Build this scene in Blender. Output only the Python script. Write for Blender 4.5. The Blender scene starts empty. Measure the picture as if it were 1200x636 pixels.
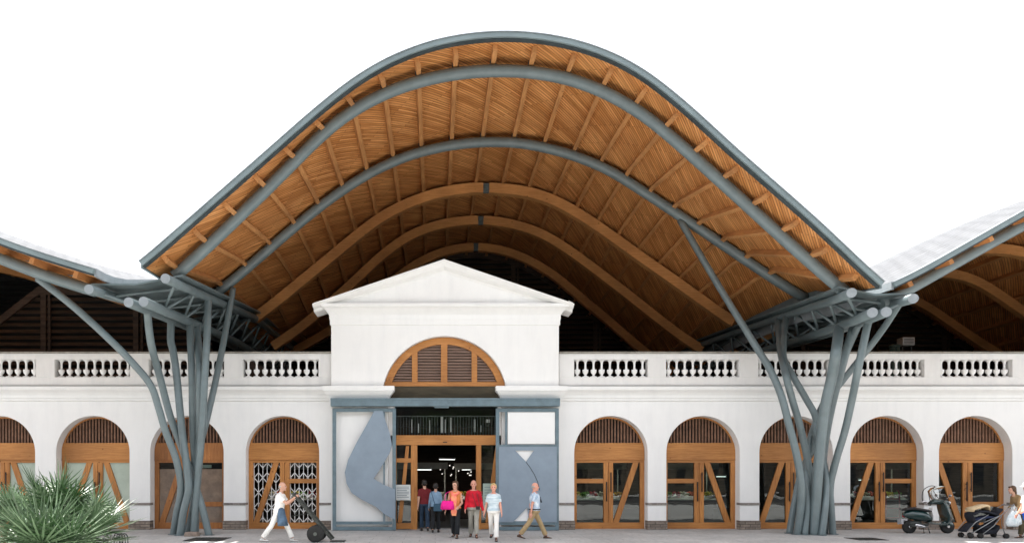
import bpy, bmesh, math, random
import numpy as np
from mathutils import Vector, Matrix, Euler
random.seed(7)
R = math.radians
S = bpy.context.scene
COL = S.collection
F, CX, CY, CH = 860.0, 510.0, 558.0, 1.8

def P(px, py, d):
    return Vector(((px-CX)/F*d, d, CH+(CY-py)/F*d))
def PX(px, d=25.0): return (px-CX)/F*d
def PZ(py, d=25.0): return CH+(CY-py)/F*d

# ------------------------------------------------------------ materials
def new_mat(name):
    m = bpy.data.materials.new(name); m.use_nodes = True
    nt = m.node_tree
    return m, nt, nt.nodes['Principled BSDF']

def mat(name, col, rough=.6, var=.12, scale=3.0, bump=0.0, bscale=40.0, metal=0.0, spec=.4, col2=None, detail=5.0, stretch=(1, 1, 1), coat=0.0):
    m, nt, b = new_mat(name)
    N, L = nt.nodes, nt.links
    tc = N.new('ShaderNodeTexCoord'); mp = N.new('ShaderNodeMapping'); mp.inputs['Scale'].default_value = stretch
    L.new(tc.outputs['Object'], mp.inputs['Vector'])
    nz = N.new('ShaderNodeTexNoise'); nz.inputs['Scale'].default_value = scale; nz.inputs['Detail'].default_value = detail
    nz.inputs['Roughness'].default_value = .65
    L.new(mp.outputs[0], nz.inputs['Vector'])
    cr = N.new('ShaderNodeValToRGB')
    c2 = col2 if col2 else tuple(c*(1-var*2) for c in col)
    cr.color_ramp.elements[0].position = .3; cr.color_ramp.elements[0].color = (*c2, 1)
    cr.color_ramp.elements[1].position = .7; cr.color_ramp.elements[1].color = (*[min(1, c*(1+var*.5)) for c in col], 1)
    L.new(nz.outputs['Fac'], cr.inputs[0]); L.new(cr.outputs[0], b.inputs['Base Color'])
    b.inputs['Roughness'].default_value = rough; b.inputs['Metallic'].default_value = metal
    b.inputs['Specular IOR Level'].default_value = spec
    b.inputs['Coat Weight'].default_value = coat
    if bump:
        n2 = N.new('ShaderNodeTexNoise'); n2.inputs['Scale'].default_value = bscale; n2.inputs['Detail'].default_value = 4
        L.new(mp.outputs[0], n2.inputs['Vector'])
        bp = N.new('ShaderNodeBump'); bp.inputs['Strength'].default_value = bump; bp.inputs['Distance'].default_value = .02
        L.new(n2.outputs['Fac'], bp.inputs['Height']); L.new(bp.outputs[0], b.inputs['Normal'])
    return m

def wood_mat(name, col, dark, rough=.5, axis='X'):
    """Sawn softwood: long grain streaks, board to board variation, knots."""
    m, nt, b = new_mat(name)
    N, L = nt.nodes, nt.links
    tc = N.new('ShaderNodeTexCoord')
    st = {'X': (.5, 9, 9), 'Y': (9, .5, 9), 'Z': (9, 9, .5)}[axis]
    mp = N.new('ShaderNodeMapping'); mp.inputs['Scale'].default_value = st
    oi = N.new('ShaderNodeObjectInfo'); mu = N.new('ShaderNodeMath'); mu.operation = 'MULTIPLY'; mu.inputs[1].default_value = 37.0
    L.new(oi.outputs['Random'], mu.inputs[0]); va = N.new('ShaderNodeVectorMath'); va.operation = 'ADD'
    L.new(tc.outputs['Object'], va.inputs[0]); L.new(mu.outputs[0], va.inputs[1]); L.new(va.outputs[0], mp.inputs['Vector'])
    nz = N.new('ShaderNodeTexNoise'); nz.inputs['Scale'].default_value = 3.5; nz.inputs['Detail'].default_value = 8; nz.inputs['Roughness'].default_value = .7
    nz.inputs['Distortion'].default_value = .6
    L.new(mp.outputs[0], nz.inputs['Vector'])
    cr = N.new('ShaderNodeValToRGB')
    cr.color_ramp.elements[0].position = .32; cr.color_ramp.elements[0].color = (*dark, 1)
    cr.color_ramp.elements[1].position = .62; cr.color_ramp.elements[1].color = (*col, 1)
    L.new(nz.outputs['Fac'], cr.inputs[0])
    vo = N.new('ShaderNodeTexVoronoi'); vo.inputs['Scale'].default_value = 2.6
    L.new(va.outputs[0], vo.inputs['Vector'])
    kr = N.new('ShaderNodeValToRGB'); kr.color_ramp.elements[0].position = .03; kr.color_ramp.elements[0].color = (.45, .4, .35, 1)
    kr.color_ramp.elements[1].position = .1; kr.color_ramp.elements[1].color = (1, 1, 1, 1)
    L.new(vo.outputs['Distance'], kr.inputs[0])
    n3 = N.new('ShaderNodeTexNoise'); n3.inputs['Scale'].default_value = .7; n3.inputs['Detail'].default_value = 3
    L.new(va.outputs[0], n3.inputs['Vector'])
    br = N.new('ShaderNodeValToRGB'); br.color_ramp.elements[0].position = .3; br.color_ramp.elements[0].color = (.72, .68, .66, 1)
    br.color_ramp.elements[1].position = .7; br.color_ramp.elements[1].color = (1.08, 1.05, 1.0, 1)
    L.new(n3.outputs['Fac'], br.inputs[0])
    mx = N.new('ShaderNodeMixRGB'); mx.blend_type = 'MULTIPLY'; mx.inputs[0].default_value = 1
    L.new(cr.outputs[0], mx.inputs[1]); L.new(kr.outputs[0], mx.inputs[2])
    mx2 = N.new('ShaderNodeMixRGB'); mx2.blend_type = 'MULTIPLY'; mx2.inputs[0].default_value = 1
    L.new(mx.outputs[0], mx2.inputs[1]); L.new(br.outputs[0], mx2.inputs[2])
    L.new(mx2.outputs[0], b.inputs['Base Color'])
    b.inputs['Roughness'].default_value = rough; b.inputs['Specular IOR Level'].default_value = .35
    bp = N.new('ShaderNodeBump'); bp.inputs['Strength'].default_value = .25; bp.inputs['Distance'].default_value = .01
    L.new(nz.outputs['Fac'], bp.inputs['Height']); L.new(bp.outputs[0], b.inputs['Normal'])
    return m

def board_mat(name, c1, c2, gap, angle, width=.098, length=2.6):
    """Diagonal tongue and groove boards laid out on the UV map (metres)."""
    m, nt, b = new_mat(name)
    N, L = nt.nodes, nt.links
    uv = N.new('ShaderNodeUVMap'); uv.uv_map = 'UVMap'
    mp = N.new('ShaderNodeMapping'); mp.inputs['Rotation'].default_value = (0, 0, R(angle))
    L.new(uv.outputs[0], mp.inputs['Vector'])
    bt = N.new('ShaderNodeTexBrick'); bt.inputs['Scale'].default_value = 1
    bt.inputs['Brick Width'].default_value = length; bt.inputs['Row Height'].default_value = width
    bt.inputs['Mortar Size'].default_value = .009; bt.inputs['Mortar Smooth'].default_value = .2
    bt.inputs['Color1'].default_value = (*c1, 1); bt.inputs['Color2'].default_value = (*c2, 1); bt.inputs['Mortar'].default_value = (*gap, 1)
    bt.offset = .37; bt.inputs['Bias'].default_value = .1
    L.new(mp.outputs[0], bt.inputs['Vector'])
    m2 = N.new('ShaderNodeMapping'); m2.inputs['Scale'].default_value = (.6, 14, 1)
    L.new(mp.outputs[0], m2.inputs['Vector'])
    nz = N.new('ShaderNodeTexNoise'); nz.inputs['Scale'].default_value = 1.6; nz.inputs['Detail'].default_value = 7
    L.new(m2.outputs[0], nz.inputs['Vector'])
    cr = N.new('ShaderNodeValToRGB'); cr.color_ramp.elements[0].position = .3; cr.color_ramp.elements[0].color = (.6, .55, .5, 1)
    cr.color_ramp.elements[1].position = .7; cr.color_ramp.elements[1].color = (1.15, 1.12, 1.1, 1)
    L.new(nz.outputs['Fac'], cr.inputs[0])
    n3 = N.new('ShaderNodeTexNoise'); n3.inputs['Scale'].default_value = .45; n3.inputs['Detail'].default_value = 4
    L.new(uv.outputs[0], n3.inputs['Vector'])
    c3 = N.new('ShaderNodeValToRGB'); c3.color_ramp.elements[0].position = .3; c3.color_ramp.elements[0].color = (.82, .74, .68, 1)
    c3.color_ramp.elements[1].position = .7; c3.color_ramp.elements[1].color = (1.05, 1.05, 1.05, 1)
    L.new(n3.outputs['Fac'], c3.inputs[0])
    x1 = N.new('ShaderNodeMixRGB'); x1.blend_type = 'MULTIPLY'; x1.inputs[0].default_value = 1
    x2 = N.new('ShaderNodeMixRGB'); x2.blend_type = 'MULTIPLY'; x2.inputs[0].default_value = 1
    L.new(bt.outputs['Color'], x1.inputs[1]); L.new(cr.outputs[0], x1.inputs[2])
    L.new(x1.outputs[0], x2.inputs[1]); L.new(c3.outputs[0], x2.inputs[2])
    L.new(x2.outputs[0], b.inputs['Base Color'])
    b.inputs['Roughness'].default_value = .55; b.inputs['Specular IOR Level'].default_value = .3
    bp = N.new('ShaderNodeBump'); bp.inputs['Strength'].default_value = .8; bp.inputs['Distance'].default_value = .01; bp.invert = True
    L.new(bt.outputs['Fac'], bp.inputs['Height']); L.new(bp.outputs[0], b.inputs['Normal'])
    return m

def glass_mat(name, tint=(.55, .62, .58), refl=(.9, .95, .95), ior=1.5, rough=.0, boost=0.0):
    m = bpy.data.materials.new(name); m.use_nodes = True
    nt = m.node_tree; N, L = nt.nodes, nt.links; N.clear()
    o = N.new('ShaderNodeOutputMaterial'); mx = N.new('ShaderNodeMixShader')
    fr = N.new('ShaderNodeFresnel'); fr.inputs['IOR'].default_value = ior
    t = N.new('ShaderNodeBsdfTransparent'); t.inputs['Color'].default_value = (*tint, 1)
    g = N.new('ShaderNodeBsdfGlossy'); g.inputs['Color'].default_value = (*refl, 1); g.inputs['Roughness'].default_value = rough
    tc = N.new('ShaderNodeTexCoord'); nz = N.new('ShaderNodeTexNoise'); nz.inputs['Scale'].default_value = 1.1
    L.new(tc.outputs['Object'], nz.inputs['Vector'])
    bp = N.new('ShaderNodeBump'); bp.inputs['Strength'].default_value = .08; bp.inputs['Distance'].default_value = .04
    L.new(nz.outputs['Fac'], bp.inputs['Height']); L.new(bp.outputs[0], g.inputs['Normal'])
    if boost:
        a = N.new('ShaderNodeMath'); a.operation = 'ADD'; a.inputs[1].default_value = boost; a.use_clamp = True
        L.new(fr.outputs[0], a.inputs[0]); L.new(a.outputs[0], mx.inputs[0])
    else:
        L.new(fr.outputs[0], mx.inputs[0])
    L.new(t.outputs[0], mx.inputs[1]); L.new(g.outputs[0], mx.inputs[2]); L.new(mx.outputs[0], o.inputs[0])
    return m

def brick_mat(name, c1, c2, mortar, bw, rh, ms, rough=.8, bump=.6, rot=(R(90), 0, 0)):
    m, nt, b = new_mat(name)
    N, L = nt.nodes, nt.links
    tc = N.new('ShaderNodeTexCoord'); mp = N.new('ShaderNodeMapping'); mp.inputs['Rotation'].default_value = rot
    L.new(tc.outputs['Object'], mp.inputs['Vector'])
    bt = N.new('ShaderNodeTexBrick'); bt.inputs['Scale'].default_value = 1
    bt.inputs['Brick Width'].default_value = bw; bt.inputs['Row Height'].default_value = rh; bt.inputs['Mortar Size'].default_value = ms
    bt.inputs['Color1'].default_value = (*c1, 1); bt.inputs['Color2'].default_value = (*c2, 1); bt.inputs['Mortar'].default_value = (*mortar, 1)
    L.new(mp.outputs[0], bt.inputs['Vector'])
    nz = N.new('ShaderNodeTexNoise'); nz.inputs['Scale'].default_value = 6; nz.inputs['Detail'].default_value = 8; nz.inputs['Roughness'].default_value = .7
    L.new(tc.outputs['Object'], nz.inputs['Vector'])
    cr = N.new('ShaderNodeValToRGB'); cr.color_ramp.elements[0].position = .3; cr.color_ramp.elements[0].color = (.6, .58, .55, 1)
    cr.color_ramp.elements[1].position = .7; cr.color_ramp.elements[1].color = (1.2, 1.2, 1.2, 1)
    L.new(nz.outputs['Fac'], cr.inputs[0])
    x = N.new('ShaderNodeMixRGB'); x.blend_type = 'MULTIPLY'; x.inputs[0].default_value = 1
    L.new(bt.outputs['Color'], x.inputs[1]); L.new(cr.outputs[0], x.inputs[2]); L.new(x.outputs[0], b.inputs['Base Color'])
    b.inputs['Roughness'].default_value = rough
    bp = N.new('ShaderNodeBump'); bp.inputs['Strength'].default_value = bump; bp.inputs['Distance'].default_value = .02; bp.invert = True
    L.new(bt.outputs['Fac'], bp.inputs['Height']); L.new(bp.outputs[0], b.inputs['Normal'])
    return m

def plaster_mat(name, col, streak=.12):
    """Painted render with soft grime and faint vertical run-off marks."""
    m, nt, b = new_mat(name)
    N, L = nt.nodes, nt.links
    tc = N.new('ShaderNodeTexCoord')
    def noise(scale, st, lo, hi, p0=.35, p1=.7, det=6):
        mp = N.new('ShaderNodeMapping'); mp.inputs['Scale'].default_value = st
        L.new(tc.outputs['Object'], mp.inputs['Vector'])
        nz = N.new('ShaderNodeTexNoise'); nz.inputs['Scale'].default_value = scale; nz.inputs['Detail'].default_value = det; nz.inputs['Roughness'].default_value = .65
        L.new(mp.outputs[0], nz.inputs['Vector'])
        cr = N.new('ShaderNodeValToRGB'); cr.color_ramp.elements[0].position = p0; cr.color_ramp.elements[0].color = (*lo, 1)
        cr.color_ramp.elements[1].position = p1; cr.color_ramp.elements[1].color = (*hi, 1)
        L.new(nz.outputs['Fac'], cr.inputs[0]); return cr, nz
    a, _ = noise(1.2, (1, 1, 1), tuple(c*(1-streak*.7) for c in col), col)
    s, _ = noise(2.2, (1.4, 1.4, .22), (1-streak, 1-streak*.95, 1-streak*.85), (1, 1, 1), .3, .55)
    x = N.new('ShaderNodeMixRGB'); x.blend_type = 'MULTIPLY'; x.inputs[0].default_value = 1
    L.new(a.outputs[0], x.inputs[1]); L.new(s.outputs[0], x.inputs[2]); L.new(x.outputs[0], b.inputs['Base Color'])
    _, nb = noise(35, (1, 1, 1), (0, 0, 0), (1, 1, 1))
    bp = N.new('ShaderNodeBump'); bp.inputs['Strength'].default_value = .25; bp.inputs['Distance'].default_value = .01
    L.new(nb.outputs['Fac'], bp.inputs['Height']); L.new(bp.outputs[0], b.inputs['Normal'])
    b.inputs['Roughness'].default_value = .8; b.inputs['Specular IOR Level'].default_value = .2
    return m

def emit_mat(name, col, st):
    m = bpy.data.materials.new(name); m.use_nodes = True
    nt = m.node_tree; nt.nodes.clear()
    e = nt.nodes.new('ShaderNodeEmission'); e.inputs[0].default_value = (*col, 1); e.inputs[1].default_value = st
    o = nt.nodes.new('ShaderNodeOutputMaterial'); nt.links.new(e.outputs[0], o.inputs[0]); return m

M = {}
M['plaster'] = plaster_mat('white_plaster', (.86, .86, .85), .055)
M['plaster2'] = plaster_mat('parapet_plaster', (.78, .775, .755), .10)
M['plaster3'] = plaster_mat('cornice_plaster', (.84, .84, .825), .05)
M['coping'] = mat('coping_stone', (.34, .32, .28), .85, .25, 4, .4)
M['dado'] = mat('dado_stone', (.30, .27, .25), .8, .3, 14, .5)
M['plinth'] = brick_mat('plinth_stone', (.33, .27, .22), (.22, .18, .15), (.12, .1, .09), .34, .09, .012)
M['door_wood'] = wood_mat('oiled_larch', (.58, .27, .085), (.33, .125, .035), .45, 'Z')
M['door_wood_h'] = wood_mat('oiled_larch_rails', (.56, .265, .085), (.38, .155, .045), .45, 'X')
M['door_wood_dark'] = wood_mat('weathered_larch', (.46, .20, .065), (.26, .10, .035), .5, 'Z')
M['slat'] = mat('brown_slats', (.22, .115, .07), .7, .25, 8, .2)
M['slat_h'] = mat('grey_brown_slats', (.27, .18, .14), .7, .25, 8, .2, stretch=(.2, 1, 5))
M['glulam'] = wood_mat('glulam', (.70, .37, .145), (.52, .24, .08), .5, 'X')
M['purlin'] = wood_mat('purlin_wood', (.62, .32, .125), (.42, .19, .07), .6, 'Y')
M['boards'] = board_mat('diagonal_boards', (.90, .475, .185), (.62, .285, .09), (.24, .095, .035), -45)
M['steel'] = mat('painted_steel', (.145, .187, .197), .38, .10, 2.2, .05, 60, 0, .5)
M['steel_edge'] = mat('fascia_metal', (.20, .255, .265), .42, .14, 1.5, .05, 60, 0, .5, stretch=(.5, 1, 1))
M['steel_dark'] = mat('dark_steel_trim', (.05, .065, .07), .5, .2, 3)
M['steel_blue'] = mat('blue_steel_sheet', (.25, .315, .385), .42, .07, 1.6, .08, 30, .0, .5)
M['steel_frame'] = mat('gate_frame_steel', (.15, .215, .25), .4, .14, 3, .06, 50, 0, .5)
M['disc'] = mat('tube_end_plate', (.27, .30, .32), .4, .1, 5)
M['tile'] = brick_mat('roof_tiles', (.125, .13, .137), (.10, .104, .112), (.05, .053, .057), .42, .42, .03, .5, .3, rot=(0, 0, 0))
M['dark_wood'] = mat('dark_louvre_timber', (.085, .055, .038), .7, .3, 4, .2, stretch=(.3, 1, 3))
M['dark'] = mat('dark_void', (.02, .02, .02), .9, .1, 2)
M['terrace'] = mat('terrace_floor', (.07, .06, .05), .9, .2, 2)
M['glass'] = glass_mat('door_glass', (.50, .62, .58), boost=.03); M['clear_glass'] = glass_mat('clear_glass', (.88, .92, .91))
M['frosted'] = mat('pale_green_film', (.46, .54, .46), .25, .08, 2, spec=.6)
M['brown_board'] = mat('brown_interior_board', (.22, .15, .105), .35, .25, 3, spec=.6, coat=.3)
M['black'] = mat('black_iron', (.02, .02, .022), .45, .2, 8)
M['chrome'] = mat('chrome', (.6, .6, .62), .2, .05, 5, 0, 40, 1.0)
M['white'] = mat('white_paint', (.84, .84, .83), .5, .015, 3)
M['beam_dark'] = mat('dark_lintel', (.075, .06, .035), .7, .25, 3, .2, stretch=(.4, 1, 2))

# ------------------------------------------------------------ mesh helper
class MB:
    def __init__(s): s.v = []; s.f = []; s.mi = []; s.sm = []; s.uv = None
    def add(s, vs, fs, mi=0, smooth=False):
        n = len(s.v); s.v += [tuple(v) for v in vs]
        for f in fs: s.f.append(tuple(i+n for i in f)); s.mi.append(mi); s.sm.append(smooth)
    def box(s, x0, x1, y0, y1, z0, z1, mi=0):
        if x0 > x1: x0, x1 = x1, x0
        if z0 > z1: z0, z1 = z1, z0
        v = [(x, y, z) for x in (x0, x1) for y in (y0, y1) for z in (z0, z1)]
        s.add(v, [(0, 1, 3, 2), (4, 6, 7, 5), (0, 4, 5, 1), (2, 3, 7, 6), (0, 2, 6, 4), (1, 5, 7, 3)], mi); return s
    def prism(s, poly, y0, y1, mi=0):
        """poly: (x,z) outline, extruded along y."""
        n = len(poly)
        a = sum(poly[i][0]*poly[(i+1) % n][1]-poly[(i+1) % n][0]*poly[i][1] for i in range(n))
        if a < 0: poly = poly[::-1]
        v = [(x, y0, z) for x, z in poly]+[(x, y1, z) for x, z in poly]
        s.add(v, [tuple(range(n)), tuple(range(2*n-1, n-1, -1))]+[(i, i+n, (i+1) % n+n, (i+1) % n) for i in range(n)], mi); return s
    def bar(s, a, b, w, h, up=(0, 0, 1), mi=0):
        a, b = Vector(a), Vector(b); d = (b-a).normalized(); up = Vector(up)
        if abs(d.dot(up)) > .99: up = Vector((0, 1, 0))
        x = d.cross(up).normalized(); z = x.cross(d)
        v = [p+x*sx*w/2+z*sz*h/2 for p in (a, b) for sx, sz in ((-1, -1), (1, -1), (1, 1), (-1, 1))]
        s.add(v, [(0, 1, 2, 3), (7, 6, 5, 4), (0, 4, 5, 1), (1, 5, 6, 2), (2, 6, 7, 3), (3, 7, 4, 0)], mi); return s
    def tube(s, pts, r, seg=12, mi=0, cap=True, capmi=None, closed=False, flat=None):
        pts = [Vector(p) for p in pts]; n = len(pts)
        rs = r if isinstance(r, (list, tuple)) else [r]*n
        tang = []
        for i in range(n):
            if closed: t = pts[(i+1) % n]-pts[i-1]
            else: t = pts[min(i+1, n-1)]-pts[max(i-1, 0)]
            tang.append(t.normalized())
        u = Vector((0, 0, 1)) if abs(tang[0].z) < .9 else Vector((1, 0, 0))
        x = tang[0].cross(u).normalized(); vs = []
        for i in range(n):
            x = (x-tang[i]*x.dot(tang[i])).normalized(); y = tang[i].cross(x)
            for k in range(seg):
                a = 2*math.pi*k/seg
                vs.append(pts[i]+(x*math.cos(a)+y*math.sin(a))*rs[i])
        fs = []
        for i in range(n if closed else n-1):
            j = (i+1) % n
            for k in range(seg):
                k2 = (k+1) % seg
                fs.append((i*seg+k, i*seg+k2, j*seg+k2, j*seg+k))
        s.add(vs, fs, mi, True)
        if cap and not closed:
            m = mi if capmi is None else capmi
            n0 = len(s.v)-len(vs)
            s.f.append(tuple(n0+k for k in range(seg-1, -1, -1))); s.mi.append(m); s.sm.append(False)
            s.f.append(tuple(n0+(n-1)*seg+k for k in range(seg))); s.mi.append(m); s.sm.append(False)
        return s
    def lathe(s, prof, c=(0, 0, 0), seg=14, mi=0, axis='Z'):
        """prof: (radius, height) from bottom to top."""
        c = Vector(c); vs = []
        for r, h in prof:
            for k in range(seg):
                a = 2*math.pi*k/seg; p, q = r*math.cos(a), r*math.sin(a)
                vs.append(c+(Vector((p, q, h)) if axis == 'Z' else Vector((h, p, q)) if axis == 'X' else Vector((q, h, p))))
        fs = [(i*seg+k, i*seg+(k+1) % seg, (i+1)*seg+(k+1) % seg, (i+1)*seg+k) for i in range(len(prof)-1) for k in range(seg)]
        s.add(vs, fs, mi, True)
        n0 = len(s.v)-len(vs)
        s.f.append(tuple(n0+k for k in range(seg-1, -1, -1))); s.mi.append(mi); s.sm.append(False)
        s.f.append(tuple(n0+(len(prof)-1)*seg+k for k in range(seg))); s.mi.append(mi); s.sm.append(False)
        return s
    def ell(s, c, rad, rot=None, seg=16, rings=10, mi=0):
        c = Vector(c); vs = []; mt = rot if rot else Matrix.Identity(3)
        for i in range(rings+1):
            t = math.pi*i/rings
            for k in range(seg):
                a = 2*math.pi*k/seg
                st = max(math.sin(t), .02)
                vs.append(c+mt @ Vector((rad[0]*st*math.cos(a), rad[1]*st*math.sin(a), -rad[2]*math.cos(t))))
        fs = [(i*seg+k, i*seg+(k+1) % seg, (i+1)*seg+(k+1) % seg, (i+1)*seg+k) for i in range(rings) for k in range(seg)]
        fs.append(tuple(range(seg-1, -1, -1))); fs.append(tuple(rings*seg+k for k in range(seg)))
        s.add(vs, fs, mi, True); return s
    def loft(s, rings, mi=0, smooth=True, cap=True):
        """rings: lists of points with the same count."""
        k = len(rings[0]); vs = [p for r in rings for p in r]
        fs = [(i*k+j, i*k+(j+1) % k, (i+1)*k+(j+1) % k, (i+1)*k+j) for i in range(len(rings)-1) for j in range(k)]
        s.add(vs, fs, mi, smooth)
        if cap:
            n0 = len(s.v)-len(vs)
            s.f.append(tuple(n0+j for j in range(k-1, -1, -1))); s.mi.append(mi); s.sm.append(False)
            s.f.append(tuple(n0+(len(rings)-1)*k+j for j in range(k))); s.mi.append(mi); s.sm.append(False)
        return s
    def mesh(s, name):
        me = bpy.data.meshes.new(name); me.from_pydata(s.v, [], s.f)
        me.polygons.foreach_set('material_index', s.mi); me.polygons.foreach_set('use_smooth', s.sm)
        me.update(); me.validate(); return me
    def build(s, name, mats, parent=None, bevel=0.0, fix=True):
        me = s.mesh(name)
        if fix:
            bm = bmesh.new(); bm.from_mesh(me); bmesh.ops.recalc_face_normals(bm, faces=bm.faces); bm.to_mesh(me); bm.free()
        for m in (mats if isinstance(mats, (list, tuple)) else [mats]): me.materials.append(m)
        o = bpy.data.objects.new(name, me); COL.objects.link(o)
        if parent: o.parent = parent; o.matrix_parent_inverse = Matrix.Identity(4)
        if parent and tuple(parent_loc(parent)) != (0, 0, 0) and LOCALIZE[0]:
            off = parent_loc(parent); me.transform(Matrix.Translation(-off))
        if bevel:
            b = o.modifiers.new('bevel', 'BEVEL'); b.width = bevel; b.segments = 2; b.limit_method = 'ANGLE'; b.angle_limit = R(40)
        return o
LOCALIZE = [True]
def parent_loc(o):
    v = Vector((0, 0, 0))
    while o: v = v+o.location; o = o.parent
    return v

def tag(o, label, cat, group=None):
    o['label'] = label; o['category'] = cat
    if group: o['group'] = group
    return o
def thing(name, label, cat, loc=(0, 0, 0), rz=0, group=None):
    o = bpy.data.objects.new(name, None); COL.objects.link(o); o.empty_display_size = .3
    o.location = loc; o.rotation_euler = (0, 0, rz); return tag(o, label, cat, group)
def struct(o): o['kind'] = 'structure'; return o
VEIL, VEILV, EXPO = .6, 9.0, 1.47
# ------------------------------------------------------------ roof surface
EDGE = [(164,308),(244,238),(315,176),(367,130),(414,92),(461,65),(513,47),(556,40),(598,38),(645,42),(691,53),(728,68),(761,87),(812,129),(862,176),(912,219),(962,263),(1030,328)]
TUBE1 = [(202,327),(268,266),(339,196),(386,148),(433,117),(480,98),(527,87),(565,83),(610,83),(661,90),(711,108),(761,138),(812,183),(862,228),(912,274),(962,318),(993,345)]
TUBE2 = [(248,348),(268,333),(339,271),(386,233),(433,202),(480,181),(527,170),(565,166),(610,167),(661,178),(711,197),(761,229),(791,249),(842,283),(892,317),(932,343)]
BEAM1 = [(303,361),(369,307),(404,278),(438,251),(473,233),(507,221),(542,215),(570,213.5),(619,218),(654,229),(688,248),(723,272),(757,297),(792,321),(827,346),(860,370)]
BEAM2 = [(336,388),(369,362),(404,331),(438,298),(473,272),(507,259),(540,253.5),(567,252),(602,257),(636,267),(671,288),(706,314),(740,340),(775,368),(809,394)]
BEAM3 = [(369,392),(404,369),(438,338),(480,307),(507,293),(540,285),(560,284),(591,288),(619,298),(654,318),(688,347),(723,376),(757,406)]
XS = np.arange(-9.0, 13.01, .25)
def station(tr, d, off):
    x = np.array([(p[0]-CX)/F*d for p in tr]); z = np.array([CH+(CY-p[1])/F*d for p in tr])
    zz = np.interp(XS, x, z)
    ml = (z[1]-z[0])/(x[1]-x[0])*.8; mr = (z[-1]-z[-2])/(x[-1]-x[-2])*.8
    zz = np.where(XS < x[0], z[0]+(XS-x[0])*ml, zz); zz = np.where(XS > x[-1], z[-1]+(XS-x[-1])*mr, zz)
    for _ in range(6):
        k = zz.copy(); k[1:-1] = (zz[:-2]+2*zz[1:-1]+zz[2:])/4; zz = k
    return zz+off
DS = [20.0, 21.1, 25.6, 29.8, 33.3, 37.3]
ZT = [station(EDGE, 20.0, 0)]
ZT[0] = ZT[0]-.16*np.sqrt(1+np.gradient(ZT[0], XS)**2)
ZT += [station(TUBE1, 21.1, .37), station(TUBE2, 25.6, .37), station(BEAM1, 29.8, .22), station(BEAM2, 33.3, .22), station(BEAM3, 37.3, .22)]
DS.append(44.0); ZT.append(ZT[-1].copy())
ZT = np.array(ZT)
def zc(X, d):
    d = min(max(d, DS[0]), DS[-1]); i = min(int(np.searchsorted(DS, d, 'right'))-1, len(DS)-2)
    t = (d-DS[i])/(DS[i+1]-DS[i])
    a = np.interp(X, XS, ZT[i]); b = np.interp(X, XS, ZT[i+1]); return float(a*(1-t)+b*t)
def smoothf(pts):
    xs = np.arange(pts[0][0], pts[-1][0]+.01, .25); z = np.interp(xs, [p[0] for p in pts], [p[1] for p in pts])
    for _ in range(14):
        k = z.copy(); k[1:-1] = (z[:-2]+2*z[1:-1]+z[2:])/4; z = k
    return xs, z
LX, LZ = smoothf([(-32,6.9),(-29,7.4),(-26.5,8.9),(-24.3,10.6),(-22.3,11.5),(-20.5,11.6),(-18.5,11.0),(-16,9.9),(-14,9.0),(-12.5,8.38),(-11.4,7.93),(-10,7.50),(-9.2,7.26),(-8.8,7.15)])
RX, RZ = smoothf([(12.3,6.85),(12.8,7.0),(14,7.68),(16.4,9.05),(17.2,9.5),(19,10.4),(21,11.1),(23,11.35),(24.6,11.15),(26,10.3),(27.5,9.25),(29.5,8.0),(32,7.2),(36,6.8)])
def zl(X, d):
    w = max(0, 1-abs(X+9.2)/14.0); k = min(max((d-20.2)/6.5, 0), 1); return float(np.interp(X, LX, LZ))+w*k*k*(3-2*k)*1.25
def zr(X, d):
    w = max(0, 1-abs(X-12.5)/14.0); k = min(max((d-20.2)/6.5, 0), 1); return float(np.interp(X, RX, RZ))+w*k*k*(3-2*k)*.65

def arcs(fn, x0, x1, d, n):
    """n+1 X positions equally spaced by arc length."""
    xs = np.linspace(x0, x1, 400); z = np.array([fn(x, d) for x in xs])
    s = np.concatenate([[0], np.cumsum(np.hypot(np.diff(xs), np.diff(z)))])
    return [float(v) for v in np.interp(np.linspace(0, s[-1], n+1), s, xs)], float(s[-1])

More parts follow.
